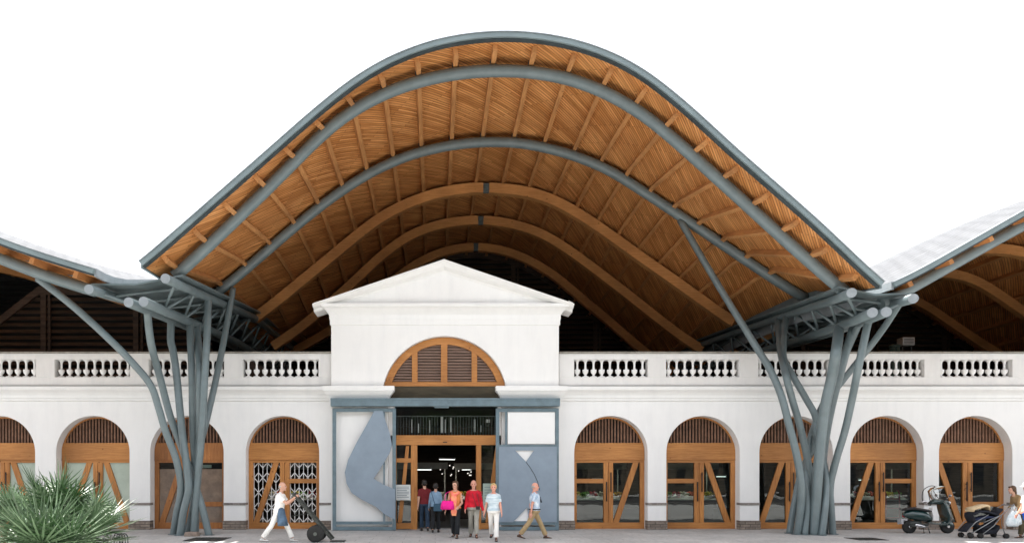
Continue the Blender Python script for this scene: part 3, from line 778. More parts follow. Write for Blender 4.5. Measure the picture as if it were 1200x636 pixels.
# ------------------------------------------------------------ entrance: timber portal, glazing, steel gates
ye = 25.0
def E(px): return PX(px, ye)
def EZ(py): return PZ(py, ye)
f = MB()
f.box(E(455.5), E(590), ye, ye+.2, EZ(521), EZ(509.5), 1)
for p0, p1 in ((456, 464.5), (481.5, 489), (558, 564)): f.box(E(p0), E(p1), ye+.02, ye+.18, .0, EZ(521)+.001)
f.box(E(464.5), E(481.5), ye+.03, ye+.16, EZ(541.5), EZ(536.5), 1); f.box(E(464.5), E(481.5), ye+.03, ye+.16, .02, EZ(612.5), 1)
f.box(E(564), E(590), ye+.03, ye+.16, .02, EZ(612.5), 1)
f.prism([(E(466), EZ(612)), (E(471), EZ(612)), (E(479.5), EZ(522)), (E(475.5), EZ(522))], ye+.06, ye+.14)
f.prism([(E(569), EZ(612)), (E(574.5), EZ(612)), (E(586), EZ(522)), (E(581), EZ(522))], ye+.06, ye+.14)
f.box(E(519), E(524), ye-.02, ye, EZ(518.2), EZ(517.2), 2)
ef = f.build('entrance_portal', [M['door_wood'], M['door_wood_h'], M['black']], bld, .008)
for p0, p1, z0, z1 in ((464.5, 481.5, 612, 541.5), (464.5, 481.5, 536.5, 521), (564, 588, 612, 521), (456, 588, 509, 477)):
    g = MB(); g.add([(E(p0), ye+.1, EZ(z0)), (E(p1), ye+.1, EZ(z0)), (E(p1), ye+.1, EZ(z1)), (E(p0), ye+.1, EZ(z1))], [(0, 1, 2, 3)]); g.build('pane', M['clear_glass' if p0 == 456 else 'glass'], ef)
r = MB()   # bars built after the stripes reflected in the transom glass
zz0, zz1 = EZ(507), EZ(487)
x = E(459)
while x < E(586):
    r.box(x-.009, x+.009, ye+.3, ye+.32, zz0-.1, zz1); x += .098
r.box(E(456), E(590), ye+.28, ye+.34, zz1, zz1+.03); r.build('transom_bars', mat('grey_bars', (.16, .18, .18), .5), ef)
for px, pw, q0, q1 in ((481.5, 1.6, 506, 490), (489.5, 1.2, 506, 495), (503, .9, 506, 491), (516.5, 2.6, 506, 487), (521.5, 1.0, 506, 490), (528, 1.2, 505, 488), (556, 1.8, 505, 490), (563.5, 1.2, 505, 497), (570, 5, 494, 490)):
    r = MB(); x = E(px); r.box(x, x+pw*.03, ye+.36, ye+.372, EZ(q0), EZ(q1)); r.build('reflection_strip', M['white'], ef)  # white strips standing in for bright reflections in the transom glass
for px, py0, py1, w, hh in ((466, 487, 506, 2, 0), (505, 484, 508, 1.2, 0)):
    pass
def frame_rect(b, px0, px1, py0, py1, y, w=.085, d=.08):
    x0, x1, z0, z1 = PX(px0, y), PX(px1, y), PZ(py1, y), PZ(py0, y)
    b.box(x0, x0+w, y, y+d, z0, z1); b.box(x1-w, x1, y, y+d, z0, z1)
    b.box(x0+w, x1-w, y+.002, y+d-.002, z0, z0+w); b.box(x0+w, x1-w, y+.002, y+d-.002, z1-w, z1)
yg = 24.5
b = MB(); b.box(PX(388, yg), PX(655.5, yg), 24.36, 24.66, PZ(476, yg), PZ(467.5, yg)); b.box(PX(388, yg), PX(655.5, yg), 24.345, 24.66, PZ(469, yg), PZ(466.6, yg))
b.box(PX(509, yg), PX(526, yg), 24.40, 24.5, PZ(478, yg), PZ(475.9, yg))
b.build('gate_rail', M['steel_frame'], bld, .008)
# left gate
gt = bpy.data.objects.new('sliding_gate', None); COL.objects.link(gt); gt.parent = bld; gt.location = (0, yg-25, 0)
b = MB(); frame_rect(b, 389.5, 464, 478, 621, yg, .12); b.box(PX(390, yg)+.1, PX(463, yg)-.1, yg+.01, yg+.07, PZ(614, yg), PZ(610.5, yg))
b.box(PX(449, yg), PX(451, yg), yg+.01, yg+.06, PZ(611, yg), PZ(480, yg))
b.build('frame', M['steel_frame'], gt, .006)
def sm_poly(pts, n=6, corners=()):
    out = []
    N_ = len(pts)
    for i in range(N_):
        a, p1, p2, c = pts[i-1], pts[i], pts[(i+1) % N_], pts[(i+2) % N_]
        if i in corners or (i+1) % N_ in corners and False: out.append(p1); continue
        for k in range(n):
            t = k/n
            out.append(tuple(.5*((2*p1[j])+(p2[j]-a[j])*t+(2*a[j]-5*p1[j]+4*p2[j]-c[j])*t*t+(3*p1[j]-a[j]-3*p2[j]+c[j])*t**3) for j in (0, 1)))
    return out
# curved silhouette cut from sheet
raw = [(438.5,481), (448.5,481), (452,493), (457,508), (459.5,521), (457,530), (447.5,546), (438,560.5), (450,567.5), (463,573), (463,608.5), (452,603), (440,593), (424,585), (412,577), (406,566), (404,553), (408,538), (419,516), (431,495)]
pl = [(PX(a, yg-.03), PZ(c, yg-.03)) for a, c in raw]
b = MB(); b.prism(pl, yg-.03, yg-.012); b.build('curved_sheet', M['steel_blue'], gt, .003)
# right gate
gt2 = bpy.data.objects.new('sliding_gate', None); COL.objects.link(gt2); gt2.parent = bld; gt2.location = (0, yg-25, 0)
b = MB(); frame_rect(b, 581, 655, 478, 621, yg, .12); b.box(PX(582, yg)+.1, PX(655, yg)-.1, yg+.006, yg+.07, PZ(614.5, yg), PZ(610, yg))
b.box(PX(582, yg)+.1, PX(655, yg)-.1, yg+.006, yg+.07, PZ(524, yg), PZ(520.5, yg)); b.box(PX(592, yg), PX(594.5, yg), yg+.01, yg+.06, PZ(521, yg), PZ(480, yg))
b.build('frame', M['steel_frame'], gt2, .006)
raw = [(584.5,611), (601,611), (619.5,611)]
y2 = yg-.02
pl = [(584.5,523), (604,523), (604,527.5), (616.4,540.5), (625.6,527.5), (625.6,523), (652.5,523), (652.5,611.5), (619.5,611.5), (618,594), (601,611.5), (584.5,611.5)]
b = MB(); b.box(PX(585.5, yg), PX(652, yg), yg+.025, yg+.04, PZ(611, yg), PZ(524.5, yg)); b.box(PX(595.2, yg), PX(650.5, yg), yg+.025, yg+.04, PZ(519.8, yg), PZ(482.5, yg)); b.build('added_backing', M['white'], gt2)  # boards added to brighten the wall seen through the gate openings
# sheet with a triangular notch above and below
b = MB(); b.prism([(PX(a, y2), PZ(c, y2)) for a, c in pl], y2, y2+.015)
b.box(PX(604, y2), PX(625.6, y2), y2-.002, y2+.017, PZ(527.5, y2), PZ(523, y2))
b.tube([Vector((PX(a, y2), y2-.001, PZ(c, y2))) for a, c in ((616.5,541), (621,547), (626,555), (630,564), (632.5,574))], .012, 6, 1)
b.build('cut_sheet', [M['steel_blue'], M['steel_dark']], gt2, .003)
# notice boards: white sheet with grey lines of text
def notice(px0, px1, py0, py1, y, name, label, col=(.75, .78, .76)):
    x0, x1, z0, z1 = PX(px0, y), PX(px1, y), PZ(py1, y), PZ(py0, y)
    b = MB(); b.box(x0, x1, y, y+.012, z0, z1, 0); h = (z1-z0)
    for k in range(7):
        z = z1-h*(.14+.11*k); b.box(x0+.05, x1-.05-(.07 if k % 3 == 2 else 0), y-.003, y-.0005, z-.012, z+.008, 1)
    o = b.build(name, [mat(name+'_paper', col, .4, .04), mat(name+'_ink', (.2, .25, .3), .6)], None); return tag(o, label, 'notice')
notice(463.5, 481, 567.5, 585.5, 24.97, 'paper_notice', 'white printed notice fixed inside the left sidelight of the entrance')
notice(566, 577, 566, 596, 25.03, 'paper_notice', 'pale poster on the right sidelight, behind the blond woman', (.42, .52, .46))

# ------------------------------------------------------------ terrace, louvred gables, interior
b = MB(); b.box(XA, XB, 25.56, 60, 4.55, 4.86); b.build('terrace', M['terrace'], bld)
def gable(fn, x0, x1, d, z0, mull, label, tint='dark_wood'):
    b = MB(); z = z0+.1; xs = np.linspace(x0, x1, 300); zz = np.array([fn(x, d) for x in xs])
    while z < zz.max()-.1:
        ok = xs[zz > z+.1]
        if len(ok):
            # contiguous runs
            idx = np.where(zz > z+.1)[0]; runs = np.split(idx, np.where(np.diff(idx) > 1)[0]+1)
            for rr in runs:
                if len(rr) > 2: b.bar((xs[rr[0]], d, z), (xs[rr[-1]], d, z), .03, .17, up=(0, .6, 1))
        z += .27
    for m in mull:
        b.box(m-.11, m+.11, d-.12, d-.03, z0, fn(m, d)-.02); b.box(m+.2, m+.3, d-.12, d-.03, z0, fn(m, d)-.02)
    ring = [[(x, d-.13, fn(x, d)-.35), (x, d-.02, fn(x, d)-.35), (x, d-.02, fn(x, d)), (x, d-.13, fn(x, d))] for x in xs[::6]]
    b.loft(ring, smooth=False)
    back = [(float(x), float(fn(x, d))) for x in xs[::6]]
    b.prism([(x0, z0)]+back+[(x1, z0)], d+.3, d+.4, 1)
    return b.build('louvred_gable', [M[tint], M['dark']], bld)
gable(zc, -7.9, 12.0, 39.5, 4.86, [-4, 0, 4.2, 8.6], '')
def gl_(X, d): return min(zl(X, d), 9.8-max(0, -16.7-X)*.78) if X > -20 else 7.2
gable(gl_, -22, -9.4, 31.0, 4.86, [-19.4, -16.5, -12.6], '')
gable(zl, -31, -9.4, 36.0, 4.86, [-28, -24], '', 'dark')  # black wall closing the left vault, stands in for its unlit depth
gable(zr, 12.8, 35.4, 39.0, 4.86, [15, 19.5, 23.2, 27, 31], '')
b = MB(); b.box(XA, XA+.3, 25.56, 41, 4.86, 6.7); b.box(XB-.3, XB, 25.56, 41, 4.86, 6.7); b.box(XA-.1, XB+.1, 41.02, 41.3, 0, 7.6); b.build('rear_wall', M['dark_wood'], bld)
b = MB(); b.box(XA, XA+.3, 25.56, 41, 0, 4.55); b.box(XB-.3, XB, 25.56, 41, 0, 4.55); b.build('side_wall', M['plaster'], bld)
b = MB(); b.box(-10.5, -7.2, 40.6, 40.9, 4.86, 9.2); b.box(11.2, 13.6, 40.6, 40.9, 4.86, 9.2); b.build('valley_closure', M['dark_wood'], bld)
struct(MB().box(XA+.31, XB-.31, 25.56, 40.98, .0, .012).build('floor', mat('hall_floor', (.11, .105, .10), .35, .15, 1)))
# ------------------------------------------------------------ people
LOCALIZE[0] = False
def fused(mb, name, m, parent, voxel, smooth=2):
    """Fuse overlapping lofted volumes into one continuous skin."""
    me = mb.mesh(name+'_src'); o = bpy.data.objects.new('tmp', me); COL.objects.link(o)
    bm = bmesh.new(); bm.from_mesh(me); bmesh.ops.recalc_face_normals(bm, faces=bm.faces); bm.to_mesh(me); bm.free()
    r = o.modifiers.new('r', 'REMESH'); r.mode = 'VOXEL'; r.voxel_size = voxel; r.use_smooth_shade = True
    s = o.modifiers.new('s', 'SMOOTH'); s.iterations = smooth; s.factor = .5
    dg = bpy.context.evaluated_depsgraph_get(); me2 = bpy.data.meshes.new_from_object(o.evaluated_get(dg)); me2.name = name
    bpy.data.objects.remove(o); bpy.data.meshes.remove(me)
    me2.materials.clear(); me2.materials.append(m)
    ob = bpy.data.objects.new(name, me2); COL.objects.link(ob); ob.parent = parent; return ob
def rotx(a): return Matrix.Rotation(R(a), 3, 'X')
def roty(a): return Matrix.Rotation(R(a), 3, 'Y')
def rotz(a): return Matrix.Rotation(R(a), 3, 'Z')
SKIN = mat('skin', (.55, .31, .22), .5, .08, 6); SKIN2 = mat('sunburnt_skin', (.62, .30, .22), .5, .08, 6)
def cloth(name, col, var=.14, scale=5, col2=None, stretch=(1, 1, 1)): return mat(name, col, .85, var, scale, .9, 7, 0, .2, col2, 4, stretch)
def caps(mb, a, b, ra, rb, n=3):
    a, b = Vector(a), Vector(b); mb.tube([a+(b-a)*k/n for k in range(n+1)], [ra+(rb-ra)*k/n for k in range(n+1)], 14); mb.ell(a, (ra,)*3, None, 14, 8); mb.ell(b, (rb,)*3, None, 14, 8)
def person(label, loc, face, H, legs, arms, top, bottom, shoe, hairc, skin=SKIN, lean=0, head=(0, 0), sleeve='short', female=False, bald=False, hair_len=0, girth=1.0, hem=.0, short_leg=None, hat=None, build_extra=None):
    """Local axes: x right hand side of the view from behind, y forward. legs/arms: left(-x), right(+x) tuples.
    legs: (thigh forward, knee bend); arms: (swing forward, out, elbow bend, inward)."""
    t = thing('person', label, 'person', (loc[0], loc[1], 0), R(face))
    k = H/1.75; g = girth
    hip = Vector((0, 0, .93*k)); L_ = rotx(-lean)
    J = {}
    J['waist'] = hip+L_ @ Vector((0, 0, .14*k)); J['chest'] = hip+L_ @ Vector((0, .005, .36*k)); J['neck'] = hip+L_ @ Vector((0, -.005, .53*k))
    sw = (.155 if female else .172)*k
    hw_ = .088*k
    J['head'] = J['neck']+rotx(-lean*.4) @ Vector((0, .035*k, .158*k))
    kh = 1.07*k
    HR = rotz(head[1]) @ rotx(-head[0])
    body, shirt, trs = MB(), MB(), MB()
    legj = []
    for s, (th, kn) in zip((-1, 1), legs):
        h = hip+Vector((s*hw_, 0, -.02*k)); d1 = rotx(th) @ Vector((0, 0, -1)); d2 = rotx(th-kn) @ Vector((0, 0, -1))
        kn_ = h+d1*.42*k; an = kn_+d2*.42*k; legj.append((h, kn_, an, th-kn))
    mz = min(j[2].z for j in legj)-.085*k
    off = Vector((0, 0, -mz))
    for n_ in J: J[n_] = J[n_]+off
    hip = hip+off; legj = [(a+off, b_+off, c+off, an) for a, b_, c, an in legj]
    ax = L_ @ Vector((1, 0, 0)); ay = L_ @ Vector((0, 1, 0))
    def ring(c, rx, ry, n=20): return [c+ax*rx*math.cos(2*math.pi*i/n)+ay*ry*math.sin(2*math.pi*i/n) for i in range(n)]
    def torso(mb, e, z0=0.0, z1=1.0):
        prof = [(-.09, .155, .11), (-.02, .17*(1.04 if female else 1), .125), (.06, .15, .115), (.14, .135 if female else .148, .105), (.24, .15, .115), (.34, .168, .122), (.42, .165, .112), (.465, .135, .09), (.495, .098, .075), (.52, .072, .062)]
        rs = []
        for h, rx, ry in prof:
            if h < z0 or h > z1: continue
            belly = (g-1)*.6 if -.03 < h < .3 else (g-1)*.3
            rs.append(ring(hip+L_ @ Vector((0, .01+belly*.06, h*k)), (rx*(1+(g-1)*.7)+e)*k, (ry*g+e)*k))
        mb.loft(rs)
    torso(body, 0); torso(shirt, .016, hem-.03 if hem else -.05, .51)
    torso(trs, .013, -.1, .1)
    # neck and head
    caps(body, J['neck']-Vector((0, 0, .05*k)), J['head']-Vector((0, .02*k, .06*k)), .055*k, .052*k)
    hd = J['head']; kk = kh
    body.ell(hd+HR @ Vector((0, -.008, .02))*kk, (.076*kk, .094*kk, .098*kk), HR)
    body.ell(hd+HR @ Vector((0, .02, -.045))*kk, (.056*kk, .066*kk, .072*kk), HR)
    body.ell(hd+HR @ Vector((0, .094, -.014))*kk, (.014*kk, .02*kk, .026*kk), HR, 10, 6)
    body.ell(hd+HR @ Vector((0, .076, -.058))*kk, (.024*kk, .014*kk, .010*kk), HR, 10, 6)
    body.ell(hd+HR @ Vector((0, .068, -.098))*kk, (.026*kk, .02*kk, .02*kk), HR, 10, 6)
    for s in (-1, 1):
        body.ell(hd+HR @ Vector((s*.078, -.008, -.008))*kk, (.011*kk, .022*kk, .034*kk), HR, 10, 6)
        body.ell(hd+HR @ Vector((s*.033, .074, .026))*kk, (.022*kk, .014*kk, .01*kk), HR, 10, 6)
    # legs
    for s, (h, kn_, an, fa) in zip((-1, 1), legj):
        caps(body, h, kn_, .072*k, .048*k); caps(body, kn_, an, .05*k, .036*k)
        c = kn_+(an-kn_)*.3+Vector((0, -.008, 0)); body.ell(c, (.046*k, .046*k, .1*k))
        if short_leg: caps(trs, h, h+(kn_-h)*short_leg, .09*k, .085*k)
        else:
            caps(trs, h, kn_, .092*k*(1+(g-1)*.4), .07*k); e_ = kn_+(an-kn_)*.93
            trs.tube([kn_, kn_+(an-kn_)*.5, e_], [.072*k, .073*k, .075*k], 14); trs.ell(kn_, (.07*k,)*3, None, 14, 8)
        R2 = rotz(s*-6) @ rotx(max(-35, min(25, fa*.35)) if an.z-.09*k > .03 else 0)
        foot = MB()
        def fp(x, y, z): return an+R2 @ Vector((x, y, z-.0))*k
        secs = [(-.075, .030, .05, -.082), (-.06, .038, .075, -.085), (0, .04, .075, -.085), (.06, .045, .05, -.085), (.12, .05, .035, -.085), (.165, .042, .025, -.085), (.19, .02, .015, -.082)]
        foot.loft([[fp(w_*math.cos(a), y, zb+hh*(.5+.5*math.sin(a))+.0) for a in [2*math.pi*i/14 for i in range(14)]] for y, w_, hh, zb in secs])
        foot.ell(fp(0, 0, -.01), (.04*k, .045*k, .04*k), None, 10, 6)
        foot.build('shoe', shoe, t)
        body.ell(an+R2 @ Vector((0, .03, -.05))*k, (.03*k, .08*k, .025*k), R2, 10, 6)
    # arms
    hands = []
    for s, (swf, out, bend, inn) in zip((-1, 1), arms):
        sh = hip+L_ @ Vector((s*sw, 0, .432*k))
        nb = hip+L_ @ Vector((s*.035*k, -.005*k, .497*k)); caps(body, nb, sh+L_ @ Vector((0, 0, .012*k)), .040*k, .042*k); caps(shirt, nb+L_ @ Vector((s*.012*k, 0, -.004*k)), sh+L_ @ Vector((0, 0, .010*k)), .046*k, .052*k)
        A = L_ @ rotx(swf) @ roty(-s*out)
        d1 = A @ Vector((0, 0, -1)); B_ = A @ rotz(s*inn) @ rotx(bend); d2 = B_ @ Vector((0, 0, -1))
        el_ = sh+d1*.29*k; wr = el_+d2*.25*k
        caps(body, sh, el_, .05*k, .038*k); caps(body, el_, wr, .038*k, .026*k)
        # palm, four fingers and a thumb
        pm = wr+d2*.05*k; body.ell(pm, (.022*k, .04*k, .056*k), B_, 12, 8)
        for j, fl in zip(range(4), (.062, .07, .066, .052)):
            b0 = wr+B_ @ Vector((0, (.03-.02*j), -.085))*k; b1 = b0+B_ @ rotz(0) @ Vector((-s*.012, .0, -fl*.55))*k; b2 = b1+B_ @ Vector((-s*.022, 0, -fl*.42))*k
            body.tube([wr+B_ @ Vector((0, (.02-.014*j), -.05))*k, b0, b1, b2], [.0095*k, .0095*k, .0088*k, .007*k], 8)
        body.tube([wr+B_ @ Vector((0, .02, -.02))*k, wr+B_ @ Vector((-s*.01, .05, -.05))*k, wr+B_ @ Vector((-s*.014, .057, -.085))*k], [.012*k, .0105*k, .008*k], 8)
        if sleeve == 'short': e2 = sh+d1*.19*k; shirt.tube([sh, sh+d1*.08*k, e2], [.058*k, .06*k, .062*k], 14); shirt.ell(sh, (.058*k,)*3)
        elif sleeve == 'long': shirt.ell(sh, (.058*k,)*3); caps(shirt, sh, el_, .057*k, .052*k); caps(shirt, el_, wr, .05*k, .038*k)
        elif sleeve == 'rolled': shirt.ell(sh, (.058*k,)*3); caps(shirt, sh, el_, .057*k, .052*k); caps(shirt, el_, el_+(wr-el_)*.35, .052*k, .05*k)
        elif sleeve == 'none': shirt.ell(sh+Vector((-s*.02, 0, 0)), (.055*k,)*3)
        hands.append((wr, B_, d2, el_, sh))
    fused(body, 'body', skin, t, .0085*k)
    fused(shirt, 'shirt', top, t, .013*k, 3)
    fused(trs, 'shorts' if short_leg else 'trousers', bottom, t, .013*k, 3)
    # face details
    for s in (-1, 1):
        e = MB(); e.ell(hd+HR @ Vector((s*.032, .079, .008))*kk, (.013*kk, .01*kk, .008*kk), HR, 8, 6); e.build('eye', M['black'], t)
    e = MB(); e.ell(hd+HR @ Vector((0, .087, -.058))*kk, (.021*kk, .006*kk, .005*kk), HR, 8, 6); e.build('mouth', mat_lip, t)
    # hair
    hm = MB()
    if bald:
        for s in (-1, 1): hm.ell(hd+HR @ Vector((s*.068, -.045, .002))*kk, (.014*kk, .04*kk, .03*kk), HR)
        hm.ell(hd+HR @ Vector((0, -.08, .0))*kk, (.062*kk, .026*kk, .055*kk), HR)
    else:
        hm.ell(hd+HR @ Vector((0, -.026, .045))*kk, (.087*kk, .092*kk, .087*kk), HR)
        hm.ell(hd+HR @ Vector((0, -.05, -.0))*kk, (.08*kk, .066*kk, .085*kk), HR)
        hm.ell(hd+HR @ Vector((.01, .05, .088))*kk, (.06*kk, .035*kk, .026*kk), HR)
        for s in (-1, 1): hm.ell(hd+HR @ Vector((s*.07, -.01, .02))*kk, (.022*kk, .04*kk, (.05+hair_len*.25)*kk), HR)
        if hair_len: hm.ell(hd+HR @ Vector((0, -.07, -.04-hair_len*.4))*kk, (.07*kk, .04*kk, (.08+hair_len*.5)*kk), HR)
    h_o = fused(hm, 'hair', hairc, t, .01*kk, 1)
    return t, J, hands, hip, legj, k, HR
mat_lip = mat('lips', (.35, .12, .10), .5)
H_BROWN = mat('brown_hair', (.09, .045, .02), .5, .2, 20, .4, 60, stretch=(3, 3, .5)); H_BLACK = mat('black_hair', (.015, .012, .01), .45, .2, 20, .4, 60)
H_GREY = mat('grey_hair', (.42, .40, .37), .6, .2, 20, .4, 60); H_BLOND = mat('blond_hair', (.55, .38, .16), .5, .25, 20, .5, 50)
C_WHITE = cloth('white_cotton', (.78, .77, .74), .05); C_RED = cloth('red_cotton', (.66, .02, .04), .25); C_KHAKI = cloth('khaki_cotton', (.42, .31, .17), .12)
C_GREY = cloth('pale_grey_cotton', (.42, .41, .36), .14); C_BLACK = cloth('black_cotton', (.02, .022, .025)); C_DENIM = cloth('dark_denim', (.035, .06, .10), .25)
C_MAROON = cloth('maroon_cotton', (.16, .02, .025)); C_LBLUE = cloth('washed_denim', (.22, .33, .46), .15); C_SCARF = cloth('coral_print', (.80, .09, .13), .2, 9, (.85, .42, .18)); C_CORAL = cloth('coral_cotton', (.72, .24, .08), .15)
C_OLIVE = cloth('tan_jacket', (.34, .22, .11), .2); C_BLUE = cloth('bright_blue_cotton', (.02, .10, .55), .12)
C_STRIPE = cloth('pale_blue_stripe', (.68, .74, .76), .1, 3.0, (.30, .42, .50), (1.2, 1.2, 9)); C_CHECK = cloth('blue_check', (.70, .76, .80), .1, 14, (.16, .30, .48), (1, 1, .6))
S_BLACK = mat('black_shoe', (.02, .018, .016), .35, .1, 5); S_WHITE = mat('white_shoe', (.65, .65, .63), .6); S_BROWN = mat('brown_shoe', (.07, .035, .02), .4)

def gx(px, d): return PX(px, d)
# facing angles: 0 looks away from the camera (+Y), 180 looks at the camera, -90 looks right (+X)
# man with the hand truck
d = 20.3
pA, JA, hA, hipA, lA, kA, _ = person('porter in white trousers and denim apron wheeling a hand truck to the right', (gx(326, d), d, 0), -90, 1.74,
    [(30, 6), (-24, 12)], [(50, 6, 88, 12), (52, 6, 86, 12)], C_WHITE, C_WHITE, S_WHITE, H_GREY, SKIN, lean=9, head=(-4, 0), sleeve='short', bald=True, girth=1.12)
ap_ = MB()
rings = []
for i, (z, w_, y) in enumerate(((.10, .15, .145), (0, .19, .165), (-.12, .21, .19), (-.26, .215, .235), (-.40, .20, .26))):
    c = hipA; rings.append([c+Vector((w_*math.sin(a)*1.0, y*math.cos(a*.72)-.0, z))*1.0 for a in [R(-118+236*j/16) for j in range(17)]]+[c+Vector(((w_+.012)*math.sin(a), (y+.014)*math.cos(a*.72), z)) for a in [R(118-236*j/16) for j in range(17)]])
ap_.loft(rings); ap_.build('apron', cloth('apron_denim', (.10, .16, .24), .25), pA)
tag(pA, pA['label'], 'person')
# two walking in
d = 24.3
person('person in maroon top walking into the dark entrance, seen from behind', (gx(497.5, d), d, 0), 6, 1.70, [(12, 4), (-12, 10)], [(-12, 6, 12, 0), (10, 6, 18, 0)], C_MAROON, C_DENIM, S_BLACK, H_BLACK, SKIN, sleeve='short')
d = 23.6
pC, JC, hC, hipC, lC, kC, _ = person('person in washed denim shirt with a shoulder bag, back turned in the entrance', (gx(510.5, d), d, 0), -4, 1.60, [(-8, 14), (12, 4)], [(8, 10, 25, 0), (4, 8, 30, 0)], C_LBLUE, C_BLACK, S_BLACK, H_BLACK, SKIN, sleeve='long', female=True)
b = MB(); c = hipC+Vector((.08, -.17, -.02)); b.loft([[c+Vector((x*w_, y, z)) for x, y in ((-1, -.05), (1, -.05), (1, .05), (-1, .05))] for z, w_ in ((-.13, .12), (-.11, .135), (.08, .13), (.11, .11))], smooth=False)
b.tube([c+Vector((-.1, .02, .1)), JC['neck']+Vector((-.12, -.13, -.06)), JC['neck']+Vector((-.14, 0, .0)), JC['neck']+Vector((-.12, .12, -.08)), JC['waist']+Vector((.05, .16, 0)), c+Vector((.12, .03, .1))], .012, 6)
bagC = b.build('shoulder_bag', cloth('slate_bag', (.05, .10, .15)), None, .01); bagC.location = pC.location; bagC.rotation_euler = pC.rotation_euler; tag(bagC, 'slate blue shoulder bag on the back of the person in denim', 'bag')
# woman with pink bag
d = 21.6
pD, JD, hD, hipD, lD, kD, _ = person('woman in coral scarf and black trousers carrying a bright pink bag', (gx(533.5, d), d, 0), 168, 1.68, [(14, 4), (-10, 14)], [(6, 12, 60, 25), (2, 14, 12, 0)], C_CORAL, C_BLACK, S_BLACK, H_BROWN, SKIN, sleeve='none', female=True, head=(0, -14), hair_len=.06)
b = MB()
pts = [JD['neck']+Vector(v) for v in ((-.10, -.02, -.06), (0, -.09, -.01), (.10, -.02, -.05), (.06, .12, -.10), (-.04, .14, -.12), (-.10, .10, -.07))]
b.tube([Vector(v) for v in pts], [.045]*6, 10, closed=True)
b.loft([[JD['neck']+Vector((x, y, z)) for x, y in ((-w_, yy), (w_+.02, yy+.01), (w_+.02, yy+.05), (-w_, yy+.04))] for z, w_, yy in ((-.08, .05, .12), (-.25, .07, .13), (-.42, .06, .14), (-.62, .075, .13), (-.74, .05, .12))], smooth=False)
b.build('scarf', C_SCARF, pD)
b = MB(); wr = hD[1][3]+Vector((-.02, .13, -.03))
b.loft([[wr+Vector((x*w_, y*dp, z)) for x, y in ((-1, -1), (-.3, -1.2), (.5, -1.15), (1, -1), (1, 1), (.4, 1.2), (-.4, 1.2), (-1, 1))] for z, w_, dp in ((-.17, .17, .05), (-.15, .20, .075), (-.03, .19, .075), (.07, .165, .05), (.09, .15, .03))])
b.tube([wr+Vector((-.08, 0, .08)), wr+Vector((-.1, -.06, .25)), hD[1][4]+Vector((.0, .02, .07)), wr+Vector((.06, .0, .3)), wr+Vector((.1, 0, .08))], .01, 6)
bag = b.build('handbag', cloth('magenta_bag', (.80, .02, .28), .1), None); bag.location = pD.location; bag.rotation_euler = pD.rotation_euler; tag(bag, 'bright pink bag on the arm of the woman in the coral scarf', 'bag')
# man in red
d = 21.7
pE, JE, hE, hipE, lE, kE, _ = person('stout man in red shirt and pale grey trousers walking towards the street', (gx(555, d), d, 0), 176, 1.70, [(12, 4), (-6, 16)], [(-4, 12, 14, 0), (10, 10, 24, 8)], C_RED, C_GREY, S_BROWN, H_GREY, SKIN2, sleeve='long', bald=True, girth=1.3)
b = MB(); c = hipE+Vector((-.13, .20, -.02)); b.box(c.x-.06, c.x+.06, c.y-.035, c.y+.035, c.z-.05, c.z+.05); b.lathe([(.035, 0), (.035, .06), (.03, .065)], (c.x, c.y+.03, c.z), 12, 0, 'Y')
b.tube([c+Vector((-.05, 0, .05)), JE['chest']+Vector((-.12, .2, 0)), JE['neck']+Vector((-.06, .04, .02)), JE['neck']+Vector((.07, .03, .01)), JE['chest']+Vector((.02, .21, 0)), c+Vector((.05, 0, .05))], .008, 6)
cm = b.build('camera', M['black'], None, .006); cm.location = pE.location; cm.rotation_euler = pE.rotation_euler; tag(cm, 'black camera hanging at the waist of the man in red', 'camera')
# blond woman
d = 20.6
person('blond woman in pale striped top and white trousers stepping forward', (gx(578.5, d), d, 0), 172, 1.62, [(14, 4), (-16, 26)], [(10, 10, 18, 0), (-12, 14, 20, 0)], C_STRIPE, C_WHITE, S_BLACK, H_BLOND, SKIN2, sleeve='short', female=True, girth=1.12)
# man walking right
d = 21.3
pG, JG, hG, hipG, lG, kG, _ = person('white haired man in checked shirt and khaki trousers striding right past the gate', (gx(626, d), d, 0), -88, 1.70, [(28, 4), (-26, 12)], [(-16, 6, 14, 0), (-20, 6, 12, 0)], C_CHECK, C_KHAKI, S_BROWN, H_GREY, SKIN2, sleeve='short', bald=True, girth=1.2)
b = MB(); b.loft([[JG['neck']+Vector((x, y, z)) for x, y in ((-w_, yy), (w_, yy), (w_, yy+.03), (-w_, yy+.03))] for z, w_, yy in ((-.05, .03, .10), (-.14, .05, .15), (-.30, .05, .20))], smooth=False); b.build('neck_cloth', C_BLACK, pG)
b = MB(); b.tube([hipG+Vector((.19*math.cos(a), .16*math.sin(a)+.01, .02)) for a in [2*math.pi*i/20 for i in range(20)]], .02, 8, closed=True); b.build('belt', M['black'], pG)
